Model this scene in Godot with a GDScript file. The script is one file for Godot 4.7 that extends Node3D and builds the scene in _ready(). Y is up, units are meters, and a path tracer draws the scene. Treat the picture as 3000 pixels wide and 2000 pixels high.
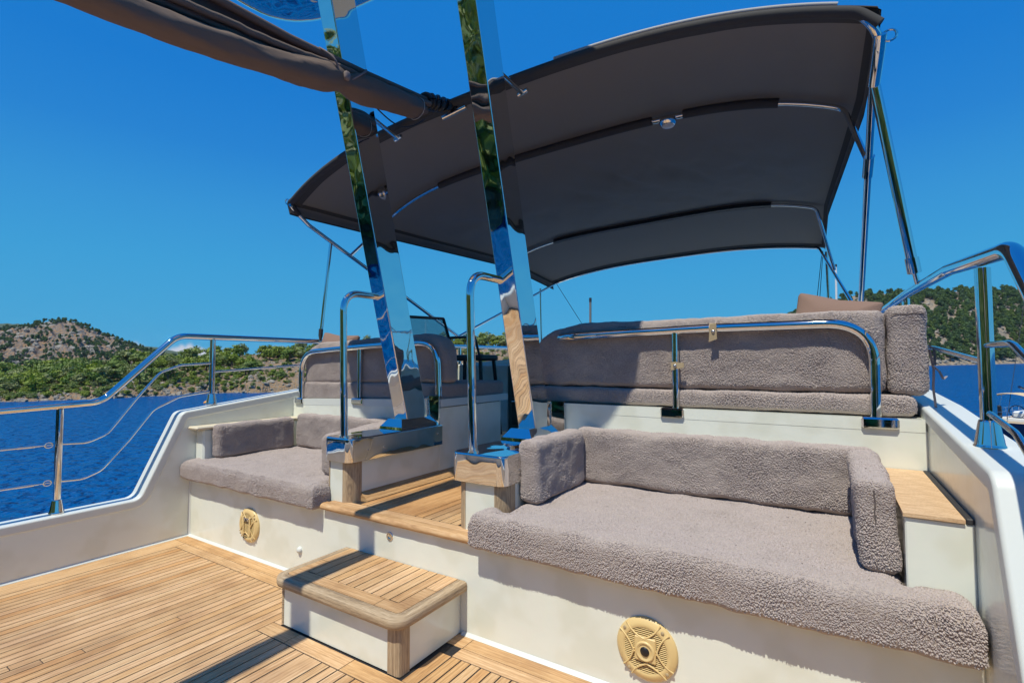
extends Node3D
# Upper deck of a motor yacht at anchor: teak aft deck, cushioned benches, polished radar arch, bimini canopy, wooded shores.
# Axes: x to starboard, y up, -z towards the bow; the corner of port bulwark, bulkhead and deck is the origin.

var rng := RandomNumberGenerator.new()
var M := {}
const XR := 4.51            # inner face of the starboard bulwark


# ---------------------------------------------------------------- mesh helper
class Mb:
	var v := PackedVector3Array()
	var n := PackedVector3Array()
	var uv := PackedVector2Array()
	var ix := PackedInt32Array()
	var grain := 0          # axis that u follows
	var off := Vector2.ZERO

	func tex(p: Vector3, nn: Vector3) -> Vector2:
		var a := nn.abs()
		var o1 := (grain + 1) % 3
		var o2 := (grain + 2) % 3
		var w: float = p[o1] if a[o2] > a[o1] else p[o2]
		var u: float = p[grain]
		if a[grain] > 0.8:
			u = p[o1] * 0.05
			w = p[o2]
		return Vector2(u, w) + off

	func vert(p: Vector3, nn: Vector3) -> int:
		v.append(p); n.append(nn); uv.append(tex(p, nn))
		return v.size() - 1

	func face(i: int, j: int, k: int) -> void:      # front faces run clockwise; turned to agree with the normals
		var g := (v[j] - v[i]).cross(v[k] - v[i])
		if g.dot(n[i] + n[j] + n[k]) > 0.0:
			ix.append_array([i, k, j])
		else:
			ix.append_array([i, j, k])

	func quad(a: Vector3, b: Vector3, c: Vector3, d: Vector3, outward: Vector3) -> void:
		var nn := (c - a).cross(d - b).normalized()
		if nn.dot(outward) < 0.0:
			nn = -nn
		var i := vert(a, nn)
		vert(b, nn); vert(c, nn); vert(d, nn)
		face(i, i + 1, i + 2)
		face(i, i + 2, i + 3)

	func tri(a: Vector3, b: Vector3, c: Vector3, outward: Vector3) -> void:
		var nn := (b - a).cross(c - a).normalized()
		if nn.dot(outward) < 0.0:
			nn = -nn
		var i := vert(a, nn)
		vert(b, nn); vert(c, nn)
		face(i, i + 1, i + 2)

	func box(lo: Vector3, hi: Vector3, c := 0.003) -> Mb:
		for ax in 3:
			var u := (ax + 1) % 3
			var w := (ax + 2) % 3
			for sg in [-1, 1]:
				var q := []
				for s in [[-1, -1], [1, -1], [1, 1], [-1, 1]]:
					var sv := Vector3.ZERO
					sv[ax] = sg; sv[u] = s[0]; sv[w] = s[1]
					q.append(corner(lo, hi, c, sv, ax))
				var o := Vector3.ZERO
				o[ax] = sg
				quad(q[0], q[1], q[2], q[3], o)
		if c <= 0.0:
			return self
		for cx in 3:
			var a := (cx + 1) % 3
			var b := (cx + 2) % 3
			for sa in [-1, 1]:
				for sb in [-1, 1]:
					var s0 := Vector3.ZERO
					s0[a] = sa; s0[b] = sb; s0[cx] = -1
					var s1 := s0
					s1[cx] = 1
					var o := Vector3.ZERO
					o[a] = sa; o[b] = sb
					quad(corner(lo, hi, c, s0, a), corner(lo, hi, c, s0, b), corner(lo, hi, c, s1, b), corner(lo, hi, c, s1, a), o)
		for sx in [-1, 1]:
			for sy in [-1, 1]:
				for sz in [-1, 1]:
					var s := Vector3(sx, sy, sz)
					tri(corner(lo, hi, c, s, 0), corner(lo, hi, c, s, 1), corner(lo, hi, c, s, 2), s)
		return self

	func corner(lo: Vector3, hi: Vector3, c: float, s: Vector3, ax: int) -> Vector3:
		var p := Vector3.ZERO
		for i in 3:
			p[i] = hi[i] if s[i] > 0 else lo[i]
			if i != ax:
				p[i] -= s[i] * c
		return p

	func hexa(p: Array) -> Mb:                       # eight corners: four below, four above, same order
		var mid := Vector3.ZERO
		for q: Vector3 in p:
			mid += q / 8.0
		for f in [[0, 1, 2, 3], [4, 5, 6, 7], [0, 1, 5, 4], [1, 2, 6, 5], [2, 3, 7, 6], [3, 0, 4, 7]]:
			var a: Vector3 = p[f[0]]; var b: Vector3 = p[f[1]]; var c: Vector3 = p[f[2]]; var d: Vector3 = p[f[3]]
			quad(a, b, c, d, (a + b + c + d) / 4.0 - mid)
		return self

	func tube(path: Array, r, sides := 14, caps := true) -> Mb:      # r: a number or one per point
		var t0: Vector3 = (path[1] - path[0]).normalized()
		var up := Vector3.UP if absf(t0.y) < 0.9 else Vector3.RIGHT
		var s := t0.cross(up).normalized()
		var first := v.size()
		var m := path.size()
		for i in m:
			var p: Vector3 = path[i]
			var t: Vector3 = (path[mini(i + 1, m - 1)] - path[maxi(i - 1, 0)]).normalized()
			s = (s - t * s.dot(t)).normalized()
			var b := t.cross(s)
			var rr: float = r[i] if r is Array else r
			for j in sides:
				var a := TAU * j / sides
				var d := s * cos(a) + b * sin(a)
				v.append(p + d * rr); n.append(d)
				uv.append(Vector2(float(i) * 0.1, float(j) / sides))
		for i in m - 1:
			for j in sides:
				var a := first + i * sides + j
				var b := first + i * sides + (j + 1) % sides
				face(a, b, b + sides)
				face(a, b + sides, a + sides)
		if caps:
			for e in [0, m - 1]:
				var d: Vector3 = (path[0] - path[1]).normalized() if e == 0 else (path[m - 1] - path[m - 2]).normalized()
				var c := vert(path[e], d)
				for j in sides:
					vert(v[first + e * sides + j], d)
				for j in sides:
					face(c, c + 1 + j, c + 1 + (j + 1) % sides)
		return self

	func lathe(profile: Array, at: Transform3D, sides := 24) -> Mb:   # (radius, height) along the frame's y
		var first := v.size()
		var m := profile.size()
		for i in m:
			var t: Vector2 = profile[mini(i + 1, m - 1)] - profile[maxi(i - 1, 0)]
			var nn := Vector2(t.y, -t.x).normalized()
			for j in sides:
				var a := TAU * j / sides
				var d := Vector3(cos(a), 0, sin(a))
				v.append(at * (d * profile[i].x + Vector3(0, profile[i].y, 0)))
				n.append((at.basis * (d * nn.x + Vector3(0, nn.y, 0))).normalized())
				uv.append(Vector2(float(j) / sides, profile[i].y))
		for i in m - 1:
			for j in sides:
				var a := first + i * sides + j
				var b := first + i * sides + (j + 1) % sides
				face(a, b, b + sides)
				face(a, b + sides, a + sides)
		return self

	func sweep(path: Array, prof: Array, ends := true) -> Mb:         # path of Vector2(z, y), profile of Vector2(x, out of the path); closed, rounded profile
		var first := v.size()
		var m := path.size()
		var k := prof.size()
		for i in m:
			var t: Vector2 = (path[mini(i + 1, m - 1)] - path[maxi(i - 1, 0)]).normalized()
			var o := Vector3(0, t.x, -t.y)
			if o.y < 0: o = -o
			var stretch := 1.0
			if i > 0 and i < m - 1:
				var t1: Vector2 = (path[i] - path[i - 1]).normalized()
				stretch = 1.0 / maxf(0.5, t1.dot(t))
			for j in k:
				var pr: Vector2 = prof[j]
				var e: Vector2 = prof[(j + 1) % k] - prof[(j - 1 + k) % k]
				var nn := Vector2(e.y, -e.x).normalized()
				v.append(Vector3(pr.x, path[i].y, path[i].x) + o * pr.y * stretch)
				n.append(Vector3(nn.x, 0, 0) + o * nn.y)
				uv.append(Vector2(path[i].x, pr.x))
		for i in m - 1:
			for j in k:
				var a := first + i * k + j
				var b := first + i * k + (j + 1) % k
				face(a, b, b + k)
				face(a, b + k, a + k)
		return self

	func strips(lines: Array, flip := 1.0) -> Mb:     # a sheet through rows of points, smooth normals
		var m := lines.size()
		var k: int = lines[0].size()
		var first := v.size()
		for i in m:
			for j in k:
				var du: Vector3 = lines[i][mini(j + 1, k - 1)] - lines[i][maxi(j - 1, 0)]
				var dv: Vector3 = lines[mini(i + 1, m - 1)][j] - lines[maxi(i - 1, 0)][j]
				v.append(lines[i][j])
				n.append(du.cross(dv).normalized() * flip)
				uv.append(Vector2(lines[i][j].x, lines[i][j].z))
		for i in m - 1:
			for j in k - 1:
				var a := first + i * k + j
				face(a, a + 1, a + 1 + k)
				face(a, a + 1 + k, a + k)
		return self

	func outward(from: Vector3) -> Mb:               # turn every normal away from a point inside, and the faces with them
		for i in n.size():
			if n[i].dot(v[i] - from) < 0.0: n[i] = -n[i]
		var old := ix
		ix = PackedInt32Array()
		for i in range(0, old.size(), 3): face(old[i], old[i + 1], old[i + 2])
		return self

	func prism(poly: PackedVector2Array, x0: float, x1: float) -> Mb:  # outline in (z, y), pushed along x
		var tri_ix := Geometry2D.triangulate_polygon(poly)
		for side in [[x0, -1.0], [x1, 1.0]]:
			for i in range(0, tri_ix.size(), 3):
				var q := []
				for j in 3:
					var p := poly[tri_ix[i + j]]
					q.append(Vector3(side[0], p.y, p.x))
				tri(q[0], q[1], q[2], Vector3(side[1], 0, 0))
		var area := 0.0
		for i in poly.size():
			area += poly[i].cross(poly[(i + 1) % poly.size()])
		for i in poly.size():
			var a := poly[i]
			var b := poly[(i + 1) % poly.size()]
			var e := (b - a) * signf(area)
			quad(Vector3(x0, a.y, a.x), Vector3(x1, a.y, a.x), Vector3(x1, b.y, b.x), Vector3(x0, b.y, b.x), Vector3(0, -e.x, e.y))
		return self

	func mesh() -> ArrayMesh:
		var arr := []
		arr.resize(Mesh.ARRAY_MAX)
		arr[Mesh.ARRAY_VERTEX] = v
		arr[Mesh.ARRAY_NORMAL] = n
		arr[Mesh.ARRAY_TEX_UV] = uv
		arr[Mesh.ARRAY_INDEX] = ix
		var m := ArrayMesh.new()
		m.add_surface_from_arrays(Mesh.PRIMITIVE_TRIANGLES, arr)
		return m


# ---------------------------------------------------------------- scene helpers
func lin(r: float, g: float, b: float) -> Color:
	return Color(r, g, b).linear_to_srgb()

func obj(called: String, mb, m: Material, parent: Node = self) -> MeshInstance3D:
	var o := MeshInstance3D.new()
	o.name = called
	o.mesh = mb.mesh() if mb is Mb else mb
	o.material_override = m
	parent.add_child(o, true)
	return o

var used := {}
func numbered(called: String) -> String:
	used[called] = used.get(called, -1) + 1
	return called if used[called] == 0 else "%s_%03d" % [called, used[called]]

func thing(called: String, label: String, category: String, at := Vector3.ZERO, group := "") -> Node3D:
	var o := Node3D.new()
	o.name = numbered(called)
	add_child(o)
	o.position = at
	tag(o, label, category, group)
	return o

func tag(o: Node, label: String, category: String, group := "") -> void:
	o.set_meta("label", label)
	o.set_meta("category", category)
	if group: o.set_meta("group", group)

func single(called: String, mb, m: Material, label: String, category: String, group := "") -> MeshInstance3D:
	var o := obj(numbered(called), mb, m)
	tag(o, label, category, group)
	return o

func structure(called: String) -> Node3D:
	var o := Node3D.new()
	o.name = numbered(called)
	o.set_meta("kind", "structure")
	add_child(o)
	return o

func fillet(pts: Array, r: float, seg := 8) -> Array:
	var out := [pts[0]]
	for i in range(1, pts.size() - 1):
		var p: Vector3 = pts[i]
		var a: Vector3 = pts[i - 1] - p
		var b: Vector3 = pts[i + 1] - p
		var ang := a.angle_to(b)
		var d := minf(r / tan(ang / 2.0), minf(a.length(), b.length()) * 0.49)
		var p0 := p + a.normalized() * d
		var p1 := p + b.normalized() * d
		for s in seg + 1:
			var t := float(s) / seg
			out.append(p0.lerp(p, t).lerp(p.lerp(p1, t), t))
	out.append(pts[-1])
	return out

func fillet2(pts: Array, r: float, seg := 6) -> Array:
	var p3 := []
	for p: Vector2 in pts: p3.append(Vector3(p.x, p.y, 0))
	var out := []
	for p: Vector3 in fillet(p3, r, seg): out.append(Vector2(p.x, p.y))
	return out

func rounded_profile(x0: float, x1: float, y0: float, y1: float, r: float) -> Array:
	var out := []
	for c in [[x1 - r, y1 - r, 0.0], [x0 + r, y1 - r, 90.0], [x0 + r, y0 + r, 180.0], [x1 - r, y0 + r, 270.0]]:
		for s in 5:
			var a := deg_to_rad(c[2] + 22.5 * s)
			out.append(Vector2(c[0] + cos(a) * r, c[1] + sin(a) * r))
	return out

func keyed(x: float, keys: Array) -> float:
	if x <= keys[0][0]: return keys[0][1]
	for i in range(1, keys.size()):
		if x <= keys[i][0]:
			var t: float = (x - keys[i - 1][0]) / (keys[i][0] - keys[i - 1][0])
			return lerpf(keys[i - 1][1], keys[i][1], t)
	return keys[-1][1]


# ---------------------------------------------------------------- textures and materials
func noise_image(w: int, h: int, freq: float, sd: int, kind := FastNoiseLite.TYPE_SIMPLEX_SMOOTH, oct := 3) -> Image:
	var f := FastNoiseLite.new()
	f.noise_type = kind
	f.seed = sd
	f.frequency = freq
	f.fractal_octaves = oct
	if oct == 1: f.fractal_type = FastNoiseLite.FRACTAL_NONE
	var im := f.get_seamless_image(w, h)
	im.convert(Image.FORMAT_L8)
	return im

func ramp_image(im: Image, stops: Array) -> Image:     # grey image through linear-light colour stops [value, r, g, b], to sRGB
	var lut := []
	for i in 256:
		var t := i / 255.0
		var c := Vector3(stops[-1][1], stops[-1][2], stops[-1][3])
		if t <= stops[0][0]:
			c = Vector3(stops[0][1], stops[0][2], stops[0][3])
		else:
			for k in range(1, stops.size()):
				if t <= stops[k][0]:
					var u: float = (t - stops[k - 1][0]) / (stops[k][0] - stops[k - 1][0])
					c = Vector3(stops[k - 1][1], stops[k - 1][2], stops[k - 1][3]).lerp(Vector3(stops[k][1], stops[k][2], stops[k][3]), u)
					break
		var s := Color(c.x, c.y, c.z).linear_to_srgb()
		lut.append([int(clampf(s.r, 0, 1) * 255), int(clampf(s.g, 0, 1) * 255), int(clampf(s.b, 0, 1) * 255)])
	var src := im.get_data()
	var out := PackedByteArray()
	out.resize(src.size() * 3)
	for i in src.size():
		var c: Array = lut[src[i]]
		out[i * 3] = c[0]; out[i * 3 + 1] = c[1]; out[i * 3 + 2] = c[2]
	return Image.create_from_data(im.get_width(), im.get_height(), false, Image.FORMAT_RGB8, out)

func blend(a: Image, b: Image, wa: float, wb: float) -> Image:
	var da := a.get_data()
	var db := b.get_data()
	var out := PackedByteArray()
	out.resize(da.size())
	for i in da.size():
		out[i] = clampi(int(128.0 + (da[i] - 128) * wa + (db[i] - 128) * wb), 0, 255)
	return Image.create_from_data(a.get_width(), a.get_height(), false, Image.FORMAT_L8, out)

func tx(im: Image) -> ImageTexture:
	return ImageTexture.create_from_image(im)

func mat(color: Color, rough := 0.6, metal := 0.0) -> StandardMaterial3D:
	var m := StandardMaterial3D.new()
	m.albedo_color = color
	m.roughness = rough
	m.metallic = metal
	return m

func tri_bump(m: StandardMaterial3D, t: Texture2D, per_metre: float, cm: float) -> StandardMaterial3D:
	m.uv1_triplanar = true
	m.uv1_world_triplanar = true
	m.uv1_scale = Vector3.ONE * per_metre
	m.heightmap_enabled = true
	m.heightmap_texture = t
	m.heightmap_scale = cm
	return m

func second(m: StandardMaterial3D, t: Texture2D, per_metre: float) -> StandardMaterial3D:   # a coarse tint laid over, in world space
	m.detail_enabled = true
	m.detail_albedo = t
	m.detail_blend_mode = BaseMaterial3D.BLEND_MODE_MUL
	m.detail_uv_layer = BaseMaterial3D.DETAIL_UV_2
	m.uv2_triplanar = true
	m.uv2_world_triplanar = true
	m.uv2_scale = Vector3.ONE * per_metre
	return m

func make_materials() -> void:
	# teak: grain stretched along u
	var g1 := noise_image(24, 256, 0.06, 3)
	g1.resize(768, 256, Image.INTERPOLATE_CUBIC)
	var g2 := noise_image(64, 256, 0.22, 8, FastNoiseLite.TYPE_SIMPLEX, 2)
	g2.resize(768, 256, Image.INTERPOLATE_CUBIC)
	var grain := blend(g1, g2, 0.75, 0.6)
	var teak_tex := tx(ramp_image(grain, [[0.1, 0.46, 0.27, 0.13], [0.4, 0.62, 0.385, 0.195], [0.65, 0.70, 0.455, 0.24], [0.95, 0.78, 0.56, 0.335]]))
	var grey_tex := tx(ramp_image(grain, [[0.1, 0.27, 0.19, 0.12], [0.45, 0.42, 0.30, 0.185], [0.7, 0.49, 0.365, 0.235], [0.95, 0.57, 0.44, 0.30]]))
	var grain_tex := tx(grain)
	var wear := noise_image(256, 256, 0.012, 21)
	var wear_tex := tx(ramp_image(wear, [[0.2, 0.78, 0.73, 0.68], [0.5, 0.95, 0.93, 0.90], [0.8, 1.0, 1.0, 1.0]]))
	M.teak = []
	for c in [[1.0, 1.0, 1.0], [0.94, 0.90, 0.86], [1.06, 1.05, 1.08], [0.98, 0.92, 0.82], [0.88, 0.86, 0.86], [1.1, 1.12, 1.2], [0.96, 0.84, 0.70]]:
		var m := mat(lin(c[0] * 0.93, c[1] * 0.93, c[2] * 0.93), 0.62)
		m.albedo_texture = teak_tex
		m.uv1_scale = Vector3(0.9, 5.0, 1)
		m.heightmap_enabled = true
		m.heightmap_texture = grain_tex
		m.heightmap_scale = 0.03
		second(m, wear_tex, 0.7)
		m.resource_name = "teak"
		M.teak.append(m)
	var mg := mat(Color.WHITE, 0.72)
	mg.albedo_texture = grey_tex
	mg.uv1_scale = Vector3(1.2, 6.0, 1)
	mg.heightmap_enabled = true
	mg.heightmap_texture = grain_tex
	mg.heightmap_scale = 0.08
	M.grey_teak = mg
	var mb := mat(lin(0.8, 0.74, 0.66), 0.6)
	mb.albedo_texture = teak_tex
	mb.uv1_scale = Vector3(1.0, 6.0, 1)
	M.teak_dark = mb
	M.caulk = mat(lin(0.018, 0.018, 0.022), 0.55)
	# white gelcoat with faint stains
	var st := noise_image(256, 256, 0.014, 41)
	var gel := mat(lin(0.79, 0.81, 0.735), 0.14)
	second(gel, tx(ramp_image(st, [[0.25, 0.93, 0.915, 0.88], [0.5, 0.99, 0.985, 0.98], [0.8, 1, 1, 1]])), 0.9)
	M.gel = tri_bump(gel, tx(noise_image(256, 256, 0.02, 43)), 1.5, 0.06)
	M.gel_bright = mat(lin(0.66, 0.68, 0.65), 0.4)
	M.cream = mat(lin(0.70, 0.62, 0.47), 0.5)
	# polished steel
	M.chrome = mat(lin(0.80, 0.79, 0.77), 0.035, 1.0)
	var wav := tx(noise_image(256, 256, 0.018, 51, FastNoiseLite.TYPE_SIMPLEX_SMOOTH, 2))
	M.plate = tri_bump(mat(lin(0.80, 0.79, 0.77), 0.03, 1.0), wav, 0.9, 0.22)
	M.brushed = mat(lin(0.55, 0.54, 0.53), 0.25, 1.0)
	# terry cloth
	var pile := noise_image(512, 512, 0.055, 61, FastNoiseLite.TYPE_SIMPLEX, 3)
	var nap := noise_image(256, 256, 0.016, 67, FastNoiseLite.TYPE_SIMPLEX_SMOOTH, 4)
	var nap_tex := tx(ramp_image(nap, [[0.25, 0.80, 0.78, 0.78], [0.5, 0.95, 0.94, 0.93], [0.75, 1.0, 1.0, 1.0]]))
	var pile_tex := tx(pile)
	var terry := mat(lin(0.425, 0.355, 0.32), 0.95)
	terry.rim_enabled = true
	terry.rim = 0.35
	terry.rim_tint = 0.7
	M.terry = second(tri_bump(terry, pile_tex, 2.9, 0.3), nap_tex, 0.8)
	M.pile = mat(lin(0.415, 0.352, 0.335), 0.95)
	M.pile.vertex_color_use_as_albedo = true
	var seam := mat(lin(0.13, 0.105, 0.10), 0.95)
	M.seam = seam
	# canvas
	var weave := tx(noise_image(256, 256, 0.2, 71, FastNoiseLite.TYPE_SIMPLEX, 1))
	M.canopy = tri_bump(mat(lin(0.19, 0.168, 0.146), 0.75), weave, 4.0, 0.10)
	M.canopy.backlight_enabled = true
	M.canopy.backlight = Color(0.33, 0.30, 0.27)
	M.canopy_dark = mat(lin(0.05, 0.046, 0.044), 0.85)
	M.piping = mat(lin(0.42, 0.41, 0.40), 0.8)
	M.awning = tri_bump(mat(lin(0.155, 0.105, 0.08), 0.85), weave, 6.0, 0.05)
	M.cord = mat(lin(0.22, 0.17, 0.16), 0.85)
	M.pillow = tri_bump(mat(lin(0.235, 0.15, 0.12), 0.95), pile_tex, 3.0, 0.15)
	M.black = mat(lin(0.012, 0.012, 0.013), 0.45)
	M.rubber = mat(lin(0.03, 0.03, 0.034), 0.6)
	M.ribbon = mat(lin(0.30, 0.27, 0.29), 0.9)
	M.strap = mat(lin(0.42, 0.32, 0.19), 0.6)
	M.yellow = mat(lin(0.72, 0.53, 0.245), 0.4)
	M.lamp_glass = mat(lin(0.62, 0.62, 0.6), 0.15)
	var gl := mat(Color(0.25, 0.5, 0.52, 0.42), 0.03)
	gl.transparency = BaseMaterial3D.TRANSPARENCY_ALPHA
	M.glass = gl
	M.door_glass = mat(lin(0.02, 0.045, 0.04), 0.05)
	M.green_frame = mat(lin(0.05, 0.075, 0.06), 0.5)
	M.mast = mat(lin(0.22, 0.20, 0.18), 0.5)
	M.white = mat(lin(0.78, 0.78, 0.76), 0.35)


# ---------------------------------------------------------------- soft furnishing meshes
func soft_box(lo: Vector3, hi: Vector3, r: float, cell: float, amp: float, sd: int, shape = null) -> ArrayMesh:
	var f := FastNoiseLite.new()
	f.seed = sd
	f.frequency = 5.0
	f.fractal_octaves = 3
	var fine := FastNoiseLite.new()
	fine.seed = sd + 5
	fine.frequency = 42.0
	fine.fractal_octaves = 2
	var mid := (lo + hi) / 2.0
	var h := (hi - lo) / 2.0
	r = minf(r, minf(h.x, minf(h.y, h.z)) * 0.98)
	var core := h - Vector3.ONE * r
	var st := SurfaceTool.new()
	st.begin(Mesh.PRIMITIVE_TRIANGLES)
	st.set_smooth_group(0)
	for ax in 3:
		var u := (ax + 1) % 3
		var w := (ax + 2) % 3
		var nu := maxi(4, int(2.0 * h[u] / cell))
		var nw := maxi(4, int(2.0 * h[w] / cell))
		for sg in [-1.0, 1.0]:
			var pts := PackedVector3Array()
			for i in nu + 1:
				for j in nw + 1:
					var q := Vector3.ZERO
					q[ax] = h[ax] * sg
					q[u] = h[u] * (2.0 * i / nu - 1.0)
					q[w] = h[w] * (2.0 * j / nw - 1.0)
					var c := q.clamp(-core, core)
					var d := (q - c)
					d = d.normalized() if d.length() > 1e-6 else Vector3.ZERO
					var p := mid + c + d * r
					p += d * (f.get_noise_3dv(p) * amp + fine.get_noise_3dv(p) * amp * 0.16)
					if shape != null:
						p = shape.call(p)
					pts.append(p)
			for i in nu:
				for j in nw:
					var a := i * (nw + 1) + j
					var b := a + nw + 1
					var t := [a, b + 1, b, a, a + 1, b + 1] if sg > 0 else [a, b, b + 1, a, b + 1, a + 1]
					for k: int in t:
						st.add_vertex(pts[k])
	st.index()
	st.generate_normals()
	return st.commit()

# A seat cushion whose outline is a tee: a front strip that runs past a narrower body. Rounded edge all round.
func tee_cushion(xs0: float, xs1: float, xb0: float, xb1: float, zf: float, zs: float, zb: float, y0: float, y1: float, r: float, sd: int) -> ArrayMesh:
	var f := FastNoiseLite.new()
	f.seed = sd
	f.frequency = 3.2
	f.fractal_octaves = 3
	var fine := FastNoiseLite.new()
	fine.seed = sd + 9
	fine.frequency = 40.0
	fine.fractal_octaves = 2
	var poly := [Vector2(xs0, zf), Vector2(xs1, zf), Vector2(xs1, zs), Vector2(xb1, zs), Vector2(xb1, zb), Vector2(xb0, zb), Vector2(xb0, zs), Vector2(xs0, zs)]
	var fill := func(cuts: Array, step: float) -> Array:
		var out := []
		for i in cuts.size() - 1:
			var m := maxi(1, int(ceil((cuts[i + 1] - cuts[i]) / step)))
			for k in m:
				out.append(lerpf(cuts[i], cuts[i + 1], float(k) / m))
		out.append(cuts[-1])
		return out
	var xs: Array = fill.call([xs0, xs0 + r * 0.15, xs0 + r * 0.5, xs0 + r, xb0, xb0 + r * 0.3, xb0 + r, xb1 - r, xb1 - r * 0.3, xb1, xs1 - r, xs1 - r * 0.5, xs1 - r * 0.15, xs1], 0.014)
	var zs_: Array = fill.call([zb, zb + r * 0.3, zb + r, zs - 0.001, zf - r, zf - r * 0.6, zf - r * 0.3, zf - r * 0.08, zf], 0.014)
	var inside := func(x: float, z: float) -> bool:
		return (x > xs0 and x < xs1 and z > zs - 0.001 and z < zf) or (x > xb0 and x < xb1 and z > zb and z < zf)
	var dist := func(x: float, z: float) -> float:
		var best := 1.0
		var p := Vector2(x, z)
		for i in 8:
			if i == 2 or i == 6: continue
			best = minf(best, Geometry2D.get_closest_point_to_segment(p, poly[i], poly[(i + 1) % 8]).distance_to(p))
		return best
	var st := SurfaceTool.new()
	st.begin(Mesh.PRIMITIVE_TRIANGLES)
	st.set_smooth_group(0)
	var nx := xs.size()
	var top := PackedVector3Array()
	var bot := PackedVector3Array()
	for z: float in zs_:
		for x: float in xs:
			var d: float = dist.call(x, z)
			var k := 1.0 - minf(d, r) / r
			var drop := r * (1.0 - sqrt(maxf(0.0, 1.0 - k * k)))
			var wob := f.get_noise_2d(x, z * 1.3) * 0.010 + fine.get_noise_2d(x, z) * 0.0016
			var bulge := Vector3.ZERO
			if absf(z - zf) < 0.001: bulge.z = f.get_noise_2d(x * 2.0, 7.0) * 0.006
			top.append(Vector3(x, y1 - drop * 1.0 + wob, z) + bulge)
			var rb := r * 0.4
			var kb := 1.0 - minf(d, rb) / rb
			bot.append(Vector3(x, y0 + rb * (1.0 - sqrt(maxf(0.0, 1.0 - kb * kb))) + (f.get_noise_2d(x * 2.0, 3.0) * 0.008 if z > zs else 0.0), z) + bulge * 0.6)
	var cell_in := func(i: int, j: int) -> bool:
		if i < 0 or j < 0 or i >= nx - 1 or j >= zs_.size() - 1: return false
		return inside.call((xs[i] + xs[i + 1]) / 2.0, (zs_[j] + zs_[j + 1]) / 2.0)
	var put := func(a: Vector3, b: Vector3, c: Vector3, d: Vector3) -> void:   # clockwise from outside
		for p in [a, b, c, a, c, d]: st.add_vertex(p)
	for j in zs_.size() - 1:
		for i in nx - 1:
			if not cell_in.call(i, j): continue
			var a := j * nx + i
			put.call(top[a], top[a + 1], top[a + nx + 1], top[a + nx])
			put.call(bot[a], bot[a + nx], bot[a + nx + 1], bot[a + 1])
			if not cell_in.call(i, j + 1): put.call(top[a + nx], top[a + nx + 1], bot[a + nx + 1], bot[a + nx])
			if not cell_in.call(i, j - 1): put.call(top[a + 1], top[a], bot[a], bot[a + 1])
			if not cell_in.call(i - 1, j): put.call(top[a], top[a + nx], bot[a + nx], bot[a])
			if not cell_in.call(i + 1, j): put.call(top[a + nx + 1], top[a + 1], bot[a + 1], bot[a + nx + 1])
	st.index()
	st.generate_normals()
	return st.commit()


# ---------------------------------------------------------------- deck and fixed structure
func plank(parent: Node, lo: Vector3, hi: Vector3, grain := 2, m: Material = null, called := "plank") -> void:
	var b := Mb.new()
	b.grain = grain
	b.off = Vector2(rng.randf() * 3.0, rng.randf() * 2.0)
	b.box(lo, hi, 0.0007)
	var pick: Array = M.teak
	obj(called, b, m if m else pick[[0, 0, 1, 2, 2, 3, 4, 5, 6, 0][rng.randi() % 10]], parent)

func planked(parent: Node, edges: Array, z0: float, z1: float, y: float, gap := 0.005, joints := 0.5) -> void:
	for i in edges.size() - 1:
		var x0: float = edges[i] + gap / 2.0
		var x1: float = edges[i + 1] - gap / 2.0
		var cuts := [z0, z1]
		if rng.randf() < joints: cuts.insert(1, lerpf(z0, z1, rng.randf_range(0.12, 0.9)))
		for k in cuts.size() - 1:
			plank(parent, Vector3(x0, y - 0.012, cuts[k] + 0.002), Vector3(x1, y, cuts[k + 1] - 0.002))

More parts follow.
